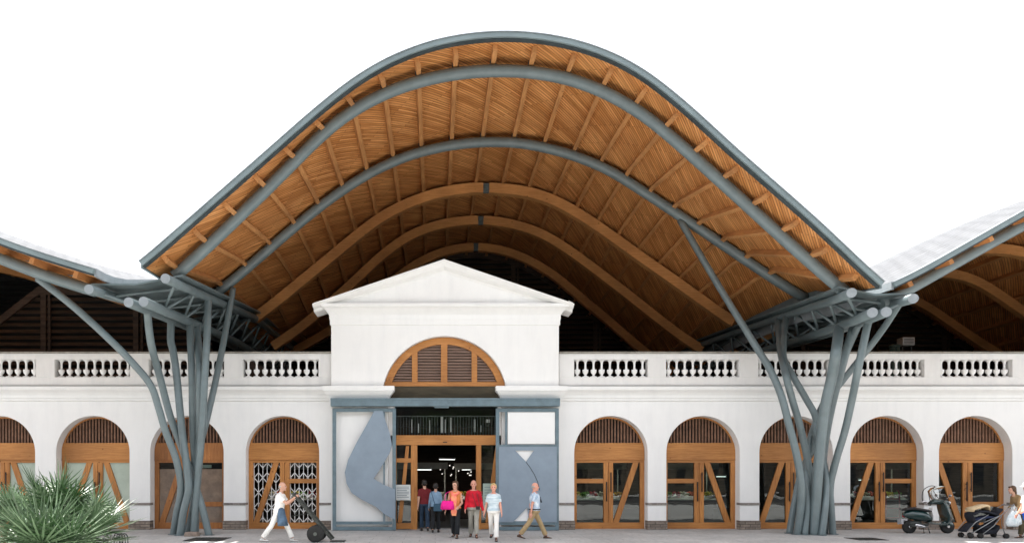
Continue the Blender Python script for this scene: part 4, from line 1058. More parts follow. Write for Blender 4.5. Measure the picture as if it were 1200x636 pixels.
# stroller pusher and companion at the right edge
d = 20.6
pH, JH, hH, hipH, lH, kH, _ = person('woman in tan jacket bending forward behind the stroller at the right edge', (gx(1198, d+1.0)+.02, d+1.0, 0), 84, 1.60, [(12, 6), (-6, 16)], [(34, 4, 40, 4), (34, 4, 40, 4)], C_OLIVE, cloth('dark_olive', (.10, .085, .05)), S_BROWN, H_BROWN, SKIN, lean=30, sleeve='rolled', female=True, head=(6, 0), hair_len=.10)
d = 19.9
pI, JI, hI, hipI, lI, kI, _ = person('child in white shirt and bright blue shorts with a white sun hat, at the right edge', (gx(1204, d)+.02, d, 0), 92, 1.58, [(8, 4), (-8, 10)], [(20, 8, 40, 0), (6, 8, 20, 0)], C_WHITE, C_BLUE, S_WHITE, H_BROWN, SKIN2, sleeve='short', female=True, short_leg=.45)
pI['label'] = 'bare legged person in white shirt, bright blue shorts and white sun hat'
b = MB(); c = JI['head']+Vector((0, 0, .06)); b.lathe([(.15, .0), (.155, .012), (.10, .02), (.095, .08), (.07, .105), (.02, .11)], c, 20); b.build('sun_hat', C_WHITE, pI)
LOCALIZE[0] = True
# ------------------------------------------------------------ objects in front of the arcade
LOCALIZE[0] = False
RUB = mat('rubber', (.018, .018, .018), .8, .1, 20); DGREEN = mat('dark_green_paint', (.006, .032, .032), .22, .1, 3, 0, 40, 0, .6, coat=.6)
# hand truck: x forward
d = 20.35
x0 = gx(371.5, d)
ht = thing('hand_truck', 'dark iron two wheeled hand truck tipped forward by the porter', 'hand truck', (x0, d, 0))
MET = mat('worn_dark_iron', (.045, .05, .045), .5, .3, 12)
def hp(px, py): return (PX(px, d)-x0, PZ(py, d))
for s in (-1, 1):
    a, c = hp(344, 577), hp(390, 631)
    b = MB(); b.bar((a[0], s*.19, a[1]), (c[0], s*.19, max(c[1], .04)), .04, .07); b.build('side_rail', MET, ht, .004)
    w_ = MB(); rr = .235
    ring = [(rr*.62, -.045), (rr*.9, -.055), (rr, -.03), (rr, .03), (rr*.9, .055), (rr*.62, .045)]
    w_.lathe(ring, (0, s*.27, rr), 28, 0, 'Y')
    wh = w_.build('wheel', RUB, ht)
    w2 = MB(); w2.lathe([(rr*.6, -.03), (rr*.6, .03)], (0, s*.27, rr), 20, 0, 'Y'); w2.lathe([(.05, -.075), (.05, .075)], (0, s*.27, rr), 12, 0, 'Y'); w2.build('rim', mat('rim_grey', (.09, .10, .09), .5), wh)
b = MB(); b.tube([(0, -.33, .235), (0, .33, .235)], .02, 8); b.build('axle', MET, ht)
b = MB()
for t_ in (.08, .36, .62, .85):
    a, c = hp(344, 577), hp(390, 631); x = a[0]+(c[0]-a[0])*t_; z = a[1]+(c[1]-a[1])*t_; b.box(x-.02, x+.02, -.18, .18, z-.015, z+.015)
b.bar((hp(384, 622)[0], 0, hp(384, 622)[1]), (0, 0, .235), .3, .02)
b.build('cross_bar', MET, ht)
b = MB(); e0 = hp(390, 631); b.box(e0[0]-.05, e0[0]+.34, -.22, .22, .012, .03); b.build('toe_plate', MET, ht, .003)
b = MB(); q0, q1, q2 = hp(344, 604), hp(356, 586), hp(371, 600); b.tube([(q0[0], .1, q0[1]), (q2[0]-.05, .1, q2[1])], .012, 6); b.tube([(q0[0], .1, q0[1]), (q1[0], .1, q1[1])], .012, 6); b.tube([(q0[0]-.05, -.1, q0[1]), (q2[0]-.05, -.1, q2[1])], .012, 6); b.build('support_strut', MET, ht)

# motor scooter, facing right
d = 23.3; x0 = gx(1083, d); s0 = 1/36.9
sc = thing('motor_scooter', 'dark green motor scooter with clear windscreen parked facing right', 'motor scooter', (x0, d, 0))
def sp(u, v): return ((1050+u/9.08-1083)*s0, (624.5-(560+v/9.085))*s0)     # u,v: coordinates read off an enlarged view
def shell(name, secs, m, n=18, par=sc):
    """secs: (x, z centre, half height, half width)"""
    b = MB(); b.loft([[(x, hw*math.cos(a), z+hh*math.sin(a)) for a in [2*math.pi*i/n for i in range(n)]] for x, z, hh, hw in secs]); return b.build(name, m, par)
for u, name in ((140, 'rear_wheel'), (545, 'front_wheel')):
    x = sp(u, 0)[0]; rr = .215
    b = MB(); b.lathe([(rr*.58, -.05), (rr*.85, -.06), (rr, -.03), (rr, .03), (rr*.85, .06), (rr*.58, .05)], (x, 0, rr), 28, 0, 'Y'); wl = b.build('wheel', RUB, sc)
    b = MB(); b.lathe([(rr*.57, -.03), (rr*.57, .03)], (x, 0, rr), 20, 0, 'Y'); b.lathe([(.04, -.08), (.04, .08)], (x, 0, rr), 12, 0, 'Y'); b.build('rim', M['chrome'], wl)
X_ = lambda u: sp(u, 0)[0]; Z_ = lambda v: sp(0, v)[1]
shell('rear_body', [(X_(70), Z_(395), .03, .05), (X_(90), Z_(385), .09, .12), (X_(150), Z_(385), .15, .17), (X_(240), Z_(400), .17, .19), (X_(310), Z_(410), .16, .19), (X_(350), Z_(425), .12, .15), (X_(370), Z_(445), .06, .08)], DGREEN)
shell('seat', [(X_(75), Z_(338), .02, .08), (X_(95), Z_(330), .045, .13), (X_(170), Z_(322), .05, .14), (X_(260), Z_(335), .05, .15), (X_(330), Z_(345), .05, .13), (X_(365), Z_(350), .03, .08)], mat('seat_vinyl', (.02, .02, .022), .4, .1, 10))
b = MB(); b.loft([[(X_(u), y, Z_(v)+dz) for y, dz in ((-.16, 0), (.16, 0), (.16, .05), (-.16, .05))] for u, v in ((320, 478), (400, 488), (480, 498), (520, 485), (545, 450))], smooth=False); b.build('footboard', DGREEN, sc, .01)
b = MB(); sec = []
for v, uf, w_ in ((500, 560, .10), (440, 575, .20), (380, 562, .25), (320, 545, .24), (270, 530, .20), (225, 515, .12)):
    sec.append([(X_(uf)-.075+.11*math.cos(a)*(1-.3*abs(math.sin(a)))-.08*abs(math.sin(a))**2, w_*math.sin(a), Z_(v)) for a in [2*math.pi*i/18 for i in range(18)]])
b.loft(sec); b.build('leg_shield', DGREEN, sc)
shell('handlebar_cowl', [(X_(345), Z_(270), .03, .06), (X_(380), Z_(255), .07, .12), (X_(440), Z_(250), .09, .15), (X_(500), Z_(250), .09, .14), (X_(545), Z_(255), .06, .1), (X_(565), Z_(262), .02, .04)], DGREEN)
shell('front_mudguard', [(X_(465), Z_(505), .03, .04), (X_(500), Z_(485), .09, .09), (X_(545), Z_(478), .12, .10), (X_(590), Z_(492), .09, .08), (X_(612), Z_(515), .03, .03)], DGREEN)
b = MB(); b.lathe([(.02, -.03), (.065, 0), (.07, .03), (.05, .05)], (X_(556), 0, Z_(262)), 18, 0, 'X'); b.build('headlight', M['chrome'], sc)
b = MB(); b.tube([(X_(470), -.34, Z_(222)), (X_(465), -.2, Z_(225)), (X_(480), 0, Z_(245)), (X_(465), .2, Z_(225)), (X_(470), .34, Z_(222))], .017, 8); b.build('handlebar', M['black'], sc)
for s in (-1, 1):
    b = MB(); b.tube([(X_(470), s*.26, Z_(222)), (X_(500), s*.30, Z_(190))], .007, 6); b.ell((X_(500), s*.32, Z_(182)), (.02, .07, .045)); b.build('mirror', M['chrome'], sc)
# windscreen: curved clear sheet with a dark edge
WS = glass_mat('windscreen', (.90, .93, .93), ior=1.45, boost=.1)
b = MB(); rows = []
for v, u, w_ in ((245, 350, .17), (190, 318, .24), (140, 305, .26), (105, 330, .24), (84, 385, .17)):
    rows.append([(X_(u+70)-.20*(math.cos(a)-.2)*1.0+.1, w_*math.sin(a), Z_(v)) for a in [R(-85+170*j/12) for j in range(13)]])
vs = [p for r in rows for p in r]; b.add(vs, [(i*13+j, i*13+j+1, (i+1)*13+j+1, (i+1)*13+j) for i in range(4) for j in range(12)], 0, True); b.build('windscreen', WS, sc, fix=False)
b = MB(); edge = [(X_(285), -.2, Z_(255)), (X_(278), -.23, Z_(190)), (X_(290), -.22, Z_(130)), (X_(330), -.15, Z_(95)), (X_(385), 0, Z_(80)), (X_(430), .15, Z_(95)), (X_(460), .22, Z_(130)), (X_(470), .23, Z_(190)), (X_(475), .2, Z_(225))]
b.tube(spline([Vector((p[0]+.66*p[1], p[1], p[2])) for p in edge], 4), .012, 6); b.tube([(X_(300), -.2, Z_(165)), (X_(345), -.12, Z_(280))], .010, 6); b.tube([(X_(430), .16, Z_(130)), (X_(470), .1, Z_(210)), (X_(480), .05, Z_(250))], .010, 6); b.build('windscreen_frame', M['black'], sc)
b = MB(); b.ell((X_(255), -.24, Z_(248)), (.09, .02, .035)); b.tube([(X_(270), -.24, Z_(260)), (X_(300), -.2, Z_(290)), (X_(345), -.12, Z_(285))], .01, 6); b.build('mirror', M['chrome'], sc)
b = MB(); b.loft([[(X_(u)+dx, y, Z_(v)) for dx, y in ((-.025, -.1), (.02, -.1), (.02, .1), (-.025, .1))] for u, v in ((378, 312), (372, 350), (385, 400), (380, 445))], smooth=False); b.build('seat_front_panel', M['white'], sc, .008)
b = MB(); b.tube([(X_(170), -.14, Z_(490)), (X_(230), -.16, Z_(505)), (X_(300), -.15, Z_(515))], [.05, .05, .03], 14); b.build('exhaust', M['chrome'], sc)
b = MB(); b.tube([(X_(130), -.12, .235), (X_(320), -.10, Z_(490))], .04, 8); b.ell((X_(200), 0, Z_(480)), (.22, .12, .10)); b.build('engine', MET, sc)
b = MB(); b.tube([(X_(318), -.1, Z_(520)), (X_(330), -.14, .012)], .012, 6); b.tube([(X_(270), -.1, Z_(520)), (X_(268), -.14, .012)], .012, 6); b.build('stand', MET, sc)
b = MB(); b.bar((X_(20), 0, Z_(490)), (X_(105), 0, Z_(450)), .02, .015); b.box(X_(35), X_(60), -.1, .1, Z_(485), Z_(430)); b.bar((X_(45), 0, Z_(440)), (X_(105), 0, Z_(440)), .16, .05); b.build('number_plate', mat('plate_grey', (.4, .4, .42), .5), sc, .004)
b = MB(); b.lathe([(.02, -.02), (.05, 0), (.055, .03)], (X_(75), 0, Z_(400)), 12, 0, 'X'); b.build('tail_light', mat('red_lens', (.35, .01, .01), .3), sc)
b = MB(); b.tube([(X_(80), -.1, Z_(345)), (X_(58), -.1, Z_(325)), (X_(50), 0, Z_(322)), (X_(58), .1, Z_(325)), (X_(80), .1, Z_(345))], .01, 6); b.tube([(X_(60), -.1, Z_(330)), (X_(200), -.1, Z_(300))], .01, 6); b.build('luggage_rack', M['black'], sc)

# stroller, facing left, pushed from the right
d = 21.6; k_ = d/F; x0 = gx(1150, d)
st = thing('baby_stroller', 'black folding stroller with a tan sunshade pushed towards the scooter', 'stroller', (x0, d, 0))
def tp(u, v): return ((1120+u/7.85-1150)*k_, max(0, CH+(CY-(555+v/7.85))*k_))
CL = cloth('black_canvas', (.02, .022, .03)); ALU = mat('grey_tube', (.28, .29, .30), .4, .1, 5, 0, 40, .6)
for u, s in ((80, -1), (80, 1), (180, -1), (180, 1), (405, -1), (405, 1), (320, 0)):
    if s == 0: continue
    x = tp(u, 0)[0]; y = s*(.2 if u < 300 else .24)
    for dy in (-.03, .03):
        b = MB(); b.lathe([(.045, -.018), (.068, -.016), (.075, 0), (.068, .016), (.045, .018)], (x+(.0 if u > 100 else .04), y+dy, .075), 18, 0, 'Y'); w_ = b.build('wheel', RUB, st)
        if dy*s > 0 or True:
            c = MB(); c.lathe([(.044, -.012), (.044, .012)], (x+(.0 if u > 100 else .04), y+dy, .075), 12, 0, 'Y'); c.build('hub', ALU, w_)
for s in (-1, 1):
    y = s*.22
    b = MB(); pts = [tp(90, 545), tp(230, 460), tp(370, 370), tp(430, 315), tp(475, 290)]; b.tube([(x, y, z) for x, z in pts], .014, 8)
    pts = [tp(60, 520), tp(130, 440), tp(250, 370)]; b.tube([(x, y, z) for x, z in pts], .012, 8)
    pts = [tp(405, 560), tp(372, 470), tp(370, 370), tp(210, 440)]; b.tube([(x, y, z) for x, z in pts], .012, 8)
    pts = [tp(180, 560), tp(300, 470), tp(370, 380)]; b.tube([(x, y, z) for x, z in pts], .012, 8)
    b.tube([tp(475, 290)[0:1]+(y,)+tp(475, 290)[1:], tp(490, 275)[0:1]+(y*.8,)+tp(490, 275)[1:]], .02, 8)
    b.build('frame_side', ALU, st)
b = MB(); a = tp(405, 560); b.tube([(a[0], -.25, .075), (a[0], .25, .075)], .01, 6); a = tp(95, 545); b.tube([(a[0], -.22, .075), (a[0], .22, .075)], .01, 6); a = tp(480, 285); b.tube([(a[0], -.2, a[1]), (a[0], .2, a[1])], .014, 8); b.build('cross_tube', ALU, st)
def sheet(name, pts, w_, th, m, sag=0):
    b = MB(); b.loft([[(x, -w_, z), (x, -w_*.5, z-sag), (x, w_*.5, z-sag), (x, w_, z), (x, w_, z+th), (x, 0, z+th*1.3), (x, -w_, z+th)] for x, z in pts]); return b.build(name, m, st)
sheet('seat_sling', [tp(120, 390), tp(160, 470), tp(220, 500), tp(300, 480), tp(360, 360), tp(390, 330)], .19, .05, CL, .04)
sheet('leg_rest', [tp(60, 530), tp(120, 470), tp(180, 450)], .17, .05, CL)
sheet('basket', [tp(200, 530), tp(240, 545), tp(330, 540), tp(360, 500)], .19, .10, CL, .03)
sheet('blanket', [tp(140, 430), tp(200, 420), tp(270, 400), tp(330, 410)], .17, .06, cloth('navy_blanket', (.03, .04, .09)), .0)
sheet('canopy', [tp(125, 375), tp(180, 352), tp(250, 350), tp(330, 375), tp(345, 400)], .21, .05, CL)
sheet('sunshade', [tp(128, 345), tp(135, 325), tp(190, 312), tp(250, 295), tp(272, 305), tp(275, 350)], .19, .05, cloth('tan_straw', (.62, .48, .30), .1, 10))
# carrier bags on the handle
C_PLAST = mat('thin_white_plastic', (.74, .76, .78), .35, .12, 9, .5, 25, col2=(.40, .50, .55))
def carrier(cx_, cy_, zt_, w_, h_, label):
    b = MB(); rings = []
    for f_, ww, dd in ((0, .12, .3), (.1, .3, .5), (.35, .72, .8), (.65, .95, 1), (.9, 1, .9), (1, .75, .6)):
        rings.append([(cx_+w_*ww*math.cos(a)*(1+.12*math.sin(5*a+f_*9)), cy_+.09*dd*math.sin(a)*(1+.2*math.sin(4*a)), zt_-h_*f_) for a in [2*math.pi*i/20 for i in range(20)]])
    b.loft(rings); b.tube([(cx_-.03, cy_, zt_-.01), (cx_-.02, cy_, zt_+.09), (cx_+.02, cy_, zt_+.09), (cx_+.03, cy_, zt_-.01)], .008, 6)
    o = b.build('carrier_bag', C_PLAST, None); return o
for u, v, w_, h_, dy, lab in ((432, 330, .19, .46, -.36, 'white plastic carrier bag hanging nearest the stroller wheel'), (478, 330, .17, .42, -.30, 'white plastic carrier bag hanging behind, nearer the pushing woman')):
    p = tp(u, v); o = carrier(p[0], dy, p[1], w_, h_, lab); o.location = (x0, d, 0); tag(o, lab, 'bag')
# red sack truck with goods inside the arched door
LOCALIZE[0] = True
d = 26.1
b0 = thing('red_trolley', 'red metal trolley standing behind the glass door beside the scooter', 'trolley', (PX(1046, d), d, 0))
RD = mat('red_enamel', (.42, .025, .03), .4, .15, 6)
for px in (1038, 1054): b = MB(); b.tube([(PX(px, d), d, .1), (PX(px, d), d, PZ(578, d)), (PX(px, d), d+.1, PZ(574, d))], .03, 8); b.build('upright', RD, b0)
b = MB()
for py in (606, 595, 584): b.box(PX(1038, d), PX(1054, d), d-.015, d+.015, PZ(py, d)-.02, PZ(py, d)+.02)
b.build('rung', RD, b0); b = MB(); b.box(PX(1037, d), PX(1056, d), d-.3, d+.02, .06, .1); b.build('toe_plate', RD, b0)
for s in (1038, 1054): b = MB(); b.lathe([(.11, -.03), (.11, .03)], (PX(s, d), d+.12, .115), 16, 0, 'X'); b.build('wheel', RUB, b0)
# crates on trolley
for i, (py, c) in enumerate(((611, (.35, .06, .05)), (603, (.45, .42, .36)))):
    pass
# pavement fittings
def grate(px0, px1, py0, py1, label):
    y0, y1 = F*CH/(py1-CY), F*CH/(py0-CY); ym = (y0+y1)/2
    t = thing('drain_grate', label, 'grate', ((PX(px0, ym)+PX(px1, ym))/2, ym, 0)); x0, x1 = PX(px0, ym), PX(px1, ym)
    b = MB(); b.box(x0, x1, y0, y0+.04, .002, .014); b.box(x0, x1, y1-.04, y1, .002, .014); b.box(x0, x0+.04, y0+.04, y1-.04, .002, .014); b.box(x1-.04, x1, y0+.04, y1-.04, .002, .014)
    b.build('frame', M['black'], t); b = MB(); n = int((x1-x0)/.09)
    for i in range(1, n): x = x0+(x1-x0)*i/n; b.box(x-.018, x+.018, y0+.04, y1-.04, .002, .011)
    b.build('grating', MET, t)
    b = MB(); b.box(x0+.04, x1-.04, y0+.04, y1-.04, .001, .004); b.build('pit', M['dark'], t)
grate(222, 265, 629.5, 633.5, 'dark iron drain grate in the paving in front of the left steel tree')
grate(998, 1032, 629.8, 632.6, 'small dark drain grate in the paving right of the right steel tree')
b = MB(); X0, Y0 = PX(225, 22.2), 22.2; b.loft([[(X0+sx*w_, Y0+sy*w_*.7, z) for sx, sy in ((-1, -1), (1, -1), (1, 1), (-1, 1))] for z, w_ in ((0, .2), (.10, .19), (.13, .165))], smooth=False)
b.lathe([(.05, .13), (.05, .145)], (X0, Y0, 0), 10); o = b.build('stone_block', mat('brown_stone', (.28, .22, .18), .85, .2, 8, .5), None, .015); tag(o, 'low brownish stone block between the feet of the left steel tree', 'stone block')
# roof terrace plant
d = 30.0
t = thing('air_unit', 'pale grey air handling box on the terrace, seen right of the right roof truss', 'air unit', (PX(1065, d), d, 4.86))
x0, x1, z0, z1 = PX(1058, d), PX(1072, d), PZ(404, d), PZ(395, d)
b = MB(); b.box(x0, x1, d, d+.4, z0, z1); b.build('casing', mat('pale_casing', (.45, .46, .46), .5), t, .01)
b = MB(); b.box(x0+.04, x0+.08, d+.1, d+.15, 4.87, z0); b.box(x1-.08, x1-.04, d+.1, d+.15, 4.87, z0); b.build('leg', MET, t)
b = MB()
for k in range(4): b.box(x0+.05, x1-.05, d-.012, d-.002, z0+.05+k*.06, z0+.075+k*.06)
b.build('vent', MET, t)
t = thing('pipe_stack', 'dark green cylindrical ducts on the terrace left of the pale air box', 'duct', (PX(1049, d), d, 4.86))
for px in (1046, 1051): b = MB(); b.tube([(PX(px, d), d, 4.87), (PX(px, d), d, PZ(406, d))], .11, 14); b.lathe([(.14, 0), (.14, .05), (.02, .1)], (PX(px, d), d, PZ(406, d)), 14); b.build('duct', mat('duct_green', (.05, .09, .08), .5), t)
# ------------------------------------------------------------ fan palm
LOCALIZE[0] = True
def leaf_mat(name, c1, c2, rough=.38):
    m = mat(name, c1, rough, .2, 3, .0, 40, 0, .5, c2); nt = m.node_tree; b = nt.nodes['Principled BSDF']
    tr = nt.nodes.new('ShaderNodeBsdfTranslucent'); mx = nt.nodes.new('ShaderNodeMixShader'); mx.inputs[0].default_value = .08
    o = nt.nodes['Material Output']; nt.links.new(b.outputs[0], mx.inputs[1]); nt.links.new(tr.outputs[0], mx.inputs[2]); nt.links.new(mx.outputs[0], o.inputs[0]); tr.inputs[0].default_value = (*[c*1.4 for c in c1], 1)
    return m
LF = leaf_mat('palm_leaf', (.04, .09, .03), (.014, .036, .014), .4); LF2 = leaf_mat('palm_leaf_glaucous', (.11, .17, .09), (.04, .08, .035), .4)
TRK = mat('fibrous_trunk', (.12, .075, .04), .9, .35, 12, .8, 30)
def fan(rng, base, direction, rad, parent, m, nblade=24, spread=150, petiole=.5, roll=0):
    """One fan leaf: petiole, then stiff folded blades radiating in a plane."""
    direction = Vector(direction).normalized(); base = Vector(base)
    hub = base+direction*petiole; b = MB()
    b.tube([base, base+direction*petiole*.5+Vector((0, 0, .02)), hub], [.014, .011, .008], 6)
    side = direction.cross(Vector((0, 0, 1)))
    if side.length < .1: side = Vector((1, 0, 0))
    side.normalize(); side = Matrix.Rotation(roll, 3, direction) @ side; nrm = side.cross(direction).normalized()
    for i in range(nblade):
        a = R(-spread+2*spread*(i+.5)/nblade+rng.uniform(-3, 3)); L_ = rad*(1-.22*abs(a)/math.pi)*rng.uniform(.76, 1.14)
        dr = (direction*math.cos(a)+side*math.sin(a)).normalized(); tw = nrm.cross(dr).normalized()
        cup = .12*L_; droop = rng.uniform(.0, .09)*L_
        p = []
        for t_, w_ in ((.02, .006), (.35, .021), (.6, .017), (.85, .008), (1.0, .001)):
            c = hub+dr*L_*t_+nrm*cup*t_*t_+Vector((0, 0, -droop*t_**3)); p.append((c-tw*w_+nrm*.008*(w_/.02), c, c+tw*w_+nrm*.008*(w_/.02)))
        vs = [q for r in p for q in r]; fs = []
        for j in range(4): fs += [(j*3, j*3+1, j*3+4, j*3+3), (j*3+1, j*3+2, j*3+5, j*3+4)]
        b.add(vs, fs, 0, False)
    return b.build('frond', m, parent, fix=False)
def palm(label, px, d, ztop, fans, seed, h=.9):
    rng = random.Random(seed); X0 = PX(px, d); t = thing('fan_palm', label, 'palm', (X0, d, 0), 0, 'fan palms')
    b = MB(); b.tube([(X0, d, 0), (X0+.03, d, h*.5), (X0, d, h)], [.13, .11, .09], 14); b.build('trunk', TRK, t)
    for (dx, dy, dz, rad, pet, roll) in fans:
        v = Vector((dx, dy, dz)); fan(rng, (X0+dx*.05, d+dy*.05, h-.05+rng.uniform(-.1, .1)), v, rad, t, LF if rng.random() < .6 else LF2, petiole=pet, roll=roll)
    return t
rng = random.Random(5)
def auto(n, rad, pet, lo=-.2, hi=1.3):
    out = []
    for i in range(n):
        a = 2.399*i; e = lo+(hi-lo)*(i+.5)/n; out.append((math.cos(a)*math.cos(e), math.sin(a)*math.cos(e), math.sin(e), rad*rng.uniform(.85, 1.1), pet*rng.uniform(.8, 1.2), rng.uniform(-.35, .35)))
    return out
palm('large low fan palm filling the lower left corner, nearest the viewer', 52, 13.2, 0, auto(24, .95, .55, -.1, 1.35), 11, .35)
palm('tall upright fan palm rising behind the large low one', 62, 15.0, 0, auto(22, .66, .5, -.35, 1.35), 21, 1.02)
palm('fan palm growing at the left border, partly hidden by the larger palm', 6, 15.2, 0, auto(20, .6, .45, -.35, 1.2), 3, .8)
palm('smaller fan palm behind the large one, leaning towards the stone pier', 106, 14.8, 0, auto(20, .66, .42, -.45, 1.25), 8, .68)
# low black tree guard by the palms
d = 19.9
t = thing('tree_guard', 'low black iron hoops on the paving right of the palms', 'tree guard', (PX(139, d), d, 0))
for k in range(4):
    x = PX(134+k*3, d); b = MB(); b.tube(spline([Vector((x, d, 0)), Vector((x, d, .2)), Vector((x+.05, d, .26)), Vector((x+.14, d, .2)), Vector((x+.16, d, 0))], 4), .014, 6); b.build('hoop', M['black'], t)

# ------------------------------------------------------------ the other side of the street (out of view: mirrored in glass, added to darken the deep roof)
def crown(rng, c, rx, rz, n, m, par):
    b = MB(); vs = []; fs = []
    clumps = []
    for i in range(26):
        v = Vector((rng.gauss(0, 1), rng.gauss(0, 1), rng.gauss(0, 1))).normalized()*rng.uniform(.35, 1.0)**.5
        clumps.append((Vector((v.x*rx, v.y*rx, v.z*rz)), rng.uniform(.25, .42)*rx))
    for i in range(n):
        cc, r_ = rng.choice(clumps); v = Vector((rng.gauss(0, 1), rng.gauss(0, 1), rng.gauss(0, 1))).normalized()*r_*rng.random()**.33
        p = Vector(c)+cc+v; s = rng.uniform(.12, .24); u = Vector((rng.gauss(0, 1), rng.gauss(0, 1), rng.gauss(0, 1))).normalized(); w_ = u.orthogonal().normalized()*s; u2 = u.cross(w_)
        k = len(vs); vs += [p-w_, p-u2*.5, p+w_, p+u2*.5]; fs.append((k, k+1, k+2, k+3))
    b.add(vs, fs); return b.build('crown', m, par, fix=False)
TL_ = leaf_mat('plane_leaf', (.07, .12, .035), (.035, .07, .02), .5); BARK = mat('plane_bark', (.26, .23, .18), .9, .3, 6, .5)
for i, x in enumerate((-21, -11, 1.5, 12, 22)):
    r_ = random.Random(40+i); t = thing('street_tree', 'leafy plane tree on the far side of the street, mirrored in the door glass', 'tree', (x, -9, 0), 0, 'street trees behind the viewpoint')
    b = MB(); b.tube([(x, -9, 0), (x+.1, -9, 2), (x, -9.1, 4.2), (x+.1, -9, 6)], [.24, .2, .16, .08], 10)
    for k in range(5):
        a = k*1.3+i; b.tube([(x, -9, 3.0+.3*k), (x+math.cos(a)*1.2, -9+math.sin(a)*1.2, 4.6+.3*k), (x+math.cos(a)*2, -9+math.sin(a)*2, 6+.2*k)], [.1, .06, .02], 6)
    b.build('trunk', BARK, t); crown(r_, (x, -9, 6.2), 3.1, 2.3, 2600, TL_, t)
WALLC = [(.24, .19, .14), (.20, .17, .15), (.27, .23, .18), (.19, .16, .13)]
xb = -62
for i, wdt in enumerate((31, 30, 32, 31)):
    h = (19, 22, 18, 21)[i]; m_ = mat('street_wall', WALLC[i], .85, .12, 1, .2)
    t = thing('apartment_block', ('ochre', 'grey brown', 'sand coloured', 'dark stone')[i]+' apartment block across the street with shuttered windows', 'building', (xb+wdt/2, -26, 0), 0, 'buildings across the street')
    b = MB(); b.box(xb, xb+wdt-.02, -38, -26, 0, h); b.box(xb-.0, xb+wdt-.02, -38.2, -25.6, h, h+.4); b.build('wall', m_, t)
    b = MB(); wm = MB(); nx = 9
    for fl in range(int(h/3.3)):
        for k in range(nx):
            xc = xb+wdt*(k+.5)/nx; z = .8+fl*3.3; b.box(xc-.65, xc+.65, -25.98, -25.9, z, z+2.2); 
        if fl: wm.box(xb+.5, xb+wdt-.5, -25.98, -25.2, fl*3.3+.55, fl*3.3+.67)
    b.build('window', M['glass'] if False else mat('dark_window', (.04, .045, .05), .2), t); wm.build('balcony', m_, t)
    xb += wdt
# ------------------------------------------------------------ market interior
LOCALIZE[0] = True
LAMP = emit_mat('fluorescent_tube', (.95, 1, .95), .9); LAMP2 = emit_mat('pendant_glow', (1, .95, .85), .5); STALL_FILL = emit_mat('stall_fill_glow', (1, .96, .88), 9)
rr_ = random.Random(2)
for i, (px, py, L_, d, tilt) in enumerate(((524, 538, .8, 33, .5), (496, 550, .7, 31, .2), (508, 545, .5, 36, .3), (547, 550, .5, 36, -.4), (700, 562, .5, 33, .3), (845, 558, .5, 35, .2), (1012, 562, .5, 33, .2))):
    c = P(px, py, d); t = thing('ceiling_lamp', 'fluorescent lamp hanging over the stalls inside the dark market', 'lamp', c, tilt, 'lamps inside the market')
    LOCALIZE[0] = False
    MB().box(-L_/2, L_/2, -.06, .06, .03, .08).build('housing', M['white'], t, .005); MB().tube([(-L_/2, 0, 0), (L_/2, 0, 0)], .014, 8).build('tube', LAMP, t)
    MB().bar((-L_*.3, 0, .08), (-L_*.3, 0, 4.5-c.z), .008, .008).build('cord', M['black'], t)
    LOCALIZE[0] = True
for i in range(16):
    px, py, d = rr_.uniform(515, 552), rr_.uniform(543, 557), rr_.uniform(31, 37)
    c = P(px, py, d); t = thing('pendant_lamp', 'small round pendant lamp over the stalls inside the entrance', 'lamp', c, 0, 'small pendant lamps inside the market')
    LOCALIZE[0] = False
    b = MB(); b.ell((0, 0, 0), (.026, .026, .03), None, 10, 6); b.build('bulb', LAMP2, t); b = MB(); b.bar((0, 0, .04), (0, 0, 4.5-c.z), .006, .006); b.lathe([(.09, .02), (.03, .07), (.02, .1)], (0, 0, 0), 10); b.build('shade_and_cord', M['black'], t)
    LOCALIZE[0] = True
fruit = [(.6, .08, .03), (.7, .35, .03), (.6, .5, .05), (.15, .35, .05), (.5, .03, .05), (.65, .6, .45)]
for i, (x, y, lab) in enumerate(((-.6, 30, 'fruit stall seen left inside the entrance doorway'), (1.9, 31.5, 'fruit stall seen right inside the entrance doorway'), (6.8, 31, 'produce stall behind the first glass door right of the entrance'), (10.6, 31, 'produce stall behind the second glass door right of the entrance'), (18.5, 31, 'produce stall behind the door beside the scooter'), (-6, 31, 'produce stall behind the door with the lattice gate'))):
    t = thing('market_stall', lab, 'stall', (x, y, 0), 0, 'stalls inside the market'); LOCALIZE[0] = False
    MB().box(-1, 1, -.4, .4, .0, .85).build('counter', mat('stall_counter', (.07, .05, .04), .5), t, .02)
    b = MB(); b.bar((-1.05, -.3, .95), (1.05, -.3, .95), .7, .04, up=(0, -.35, 1)); b.build('display_shelf', M['white'], t)
    b = MB()
    for sx in (-1, 1): b.tube([(sx*1, .35, 0), (sx*1, .35, 2.3)], .03, 8)
    b.box(-1.1, 1.1, -.7, .5, 2.3, 2.36); b.box(-1.1, 1.1, -.72, -.7, 2.1, 2.36); b.build('awning', mat('stall_awning', (.35, .34, .3), .6), t)
    MB().box(-.9, .9, -.62, -.57, 2.22, 2.27).build('fill_strip', STALL_FILL, t)  # unseen glowing strip added behind the valance to light the produce
    for j in range(6):
        b = MB(); m_ = mat('produce', fruit[(i+j) % 6], .45, .2, 20)
        for q in range(22): b.ell((-.88+j*.34+rr_.uniform(-.13, .13), -.3+rr_.uniform(-.25, .25), 1.02+rr_.uniform(0, .12)), (.05, .05, .05), None, 8, 5)
        o = b.build('produce_heap', m_, t); o['kind'] = 'stuff'
    LOCALIZE[0] = True
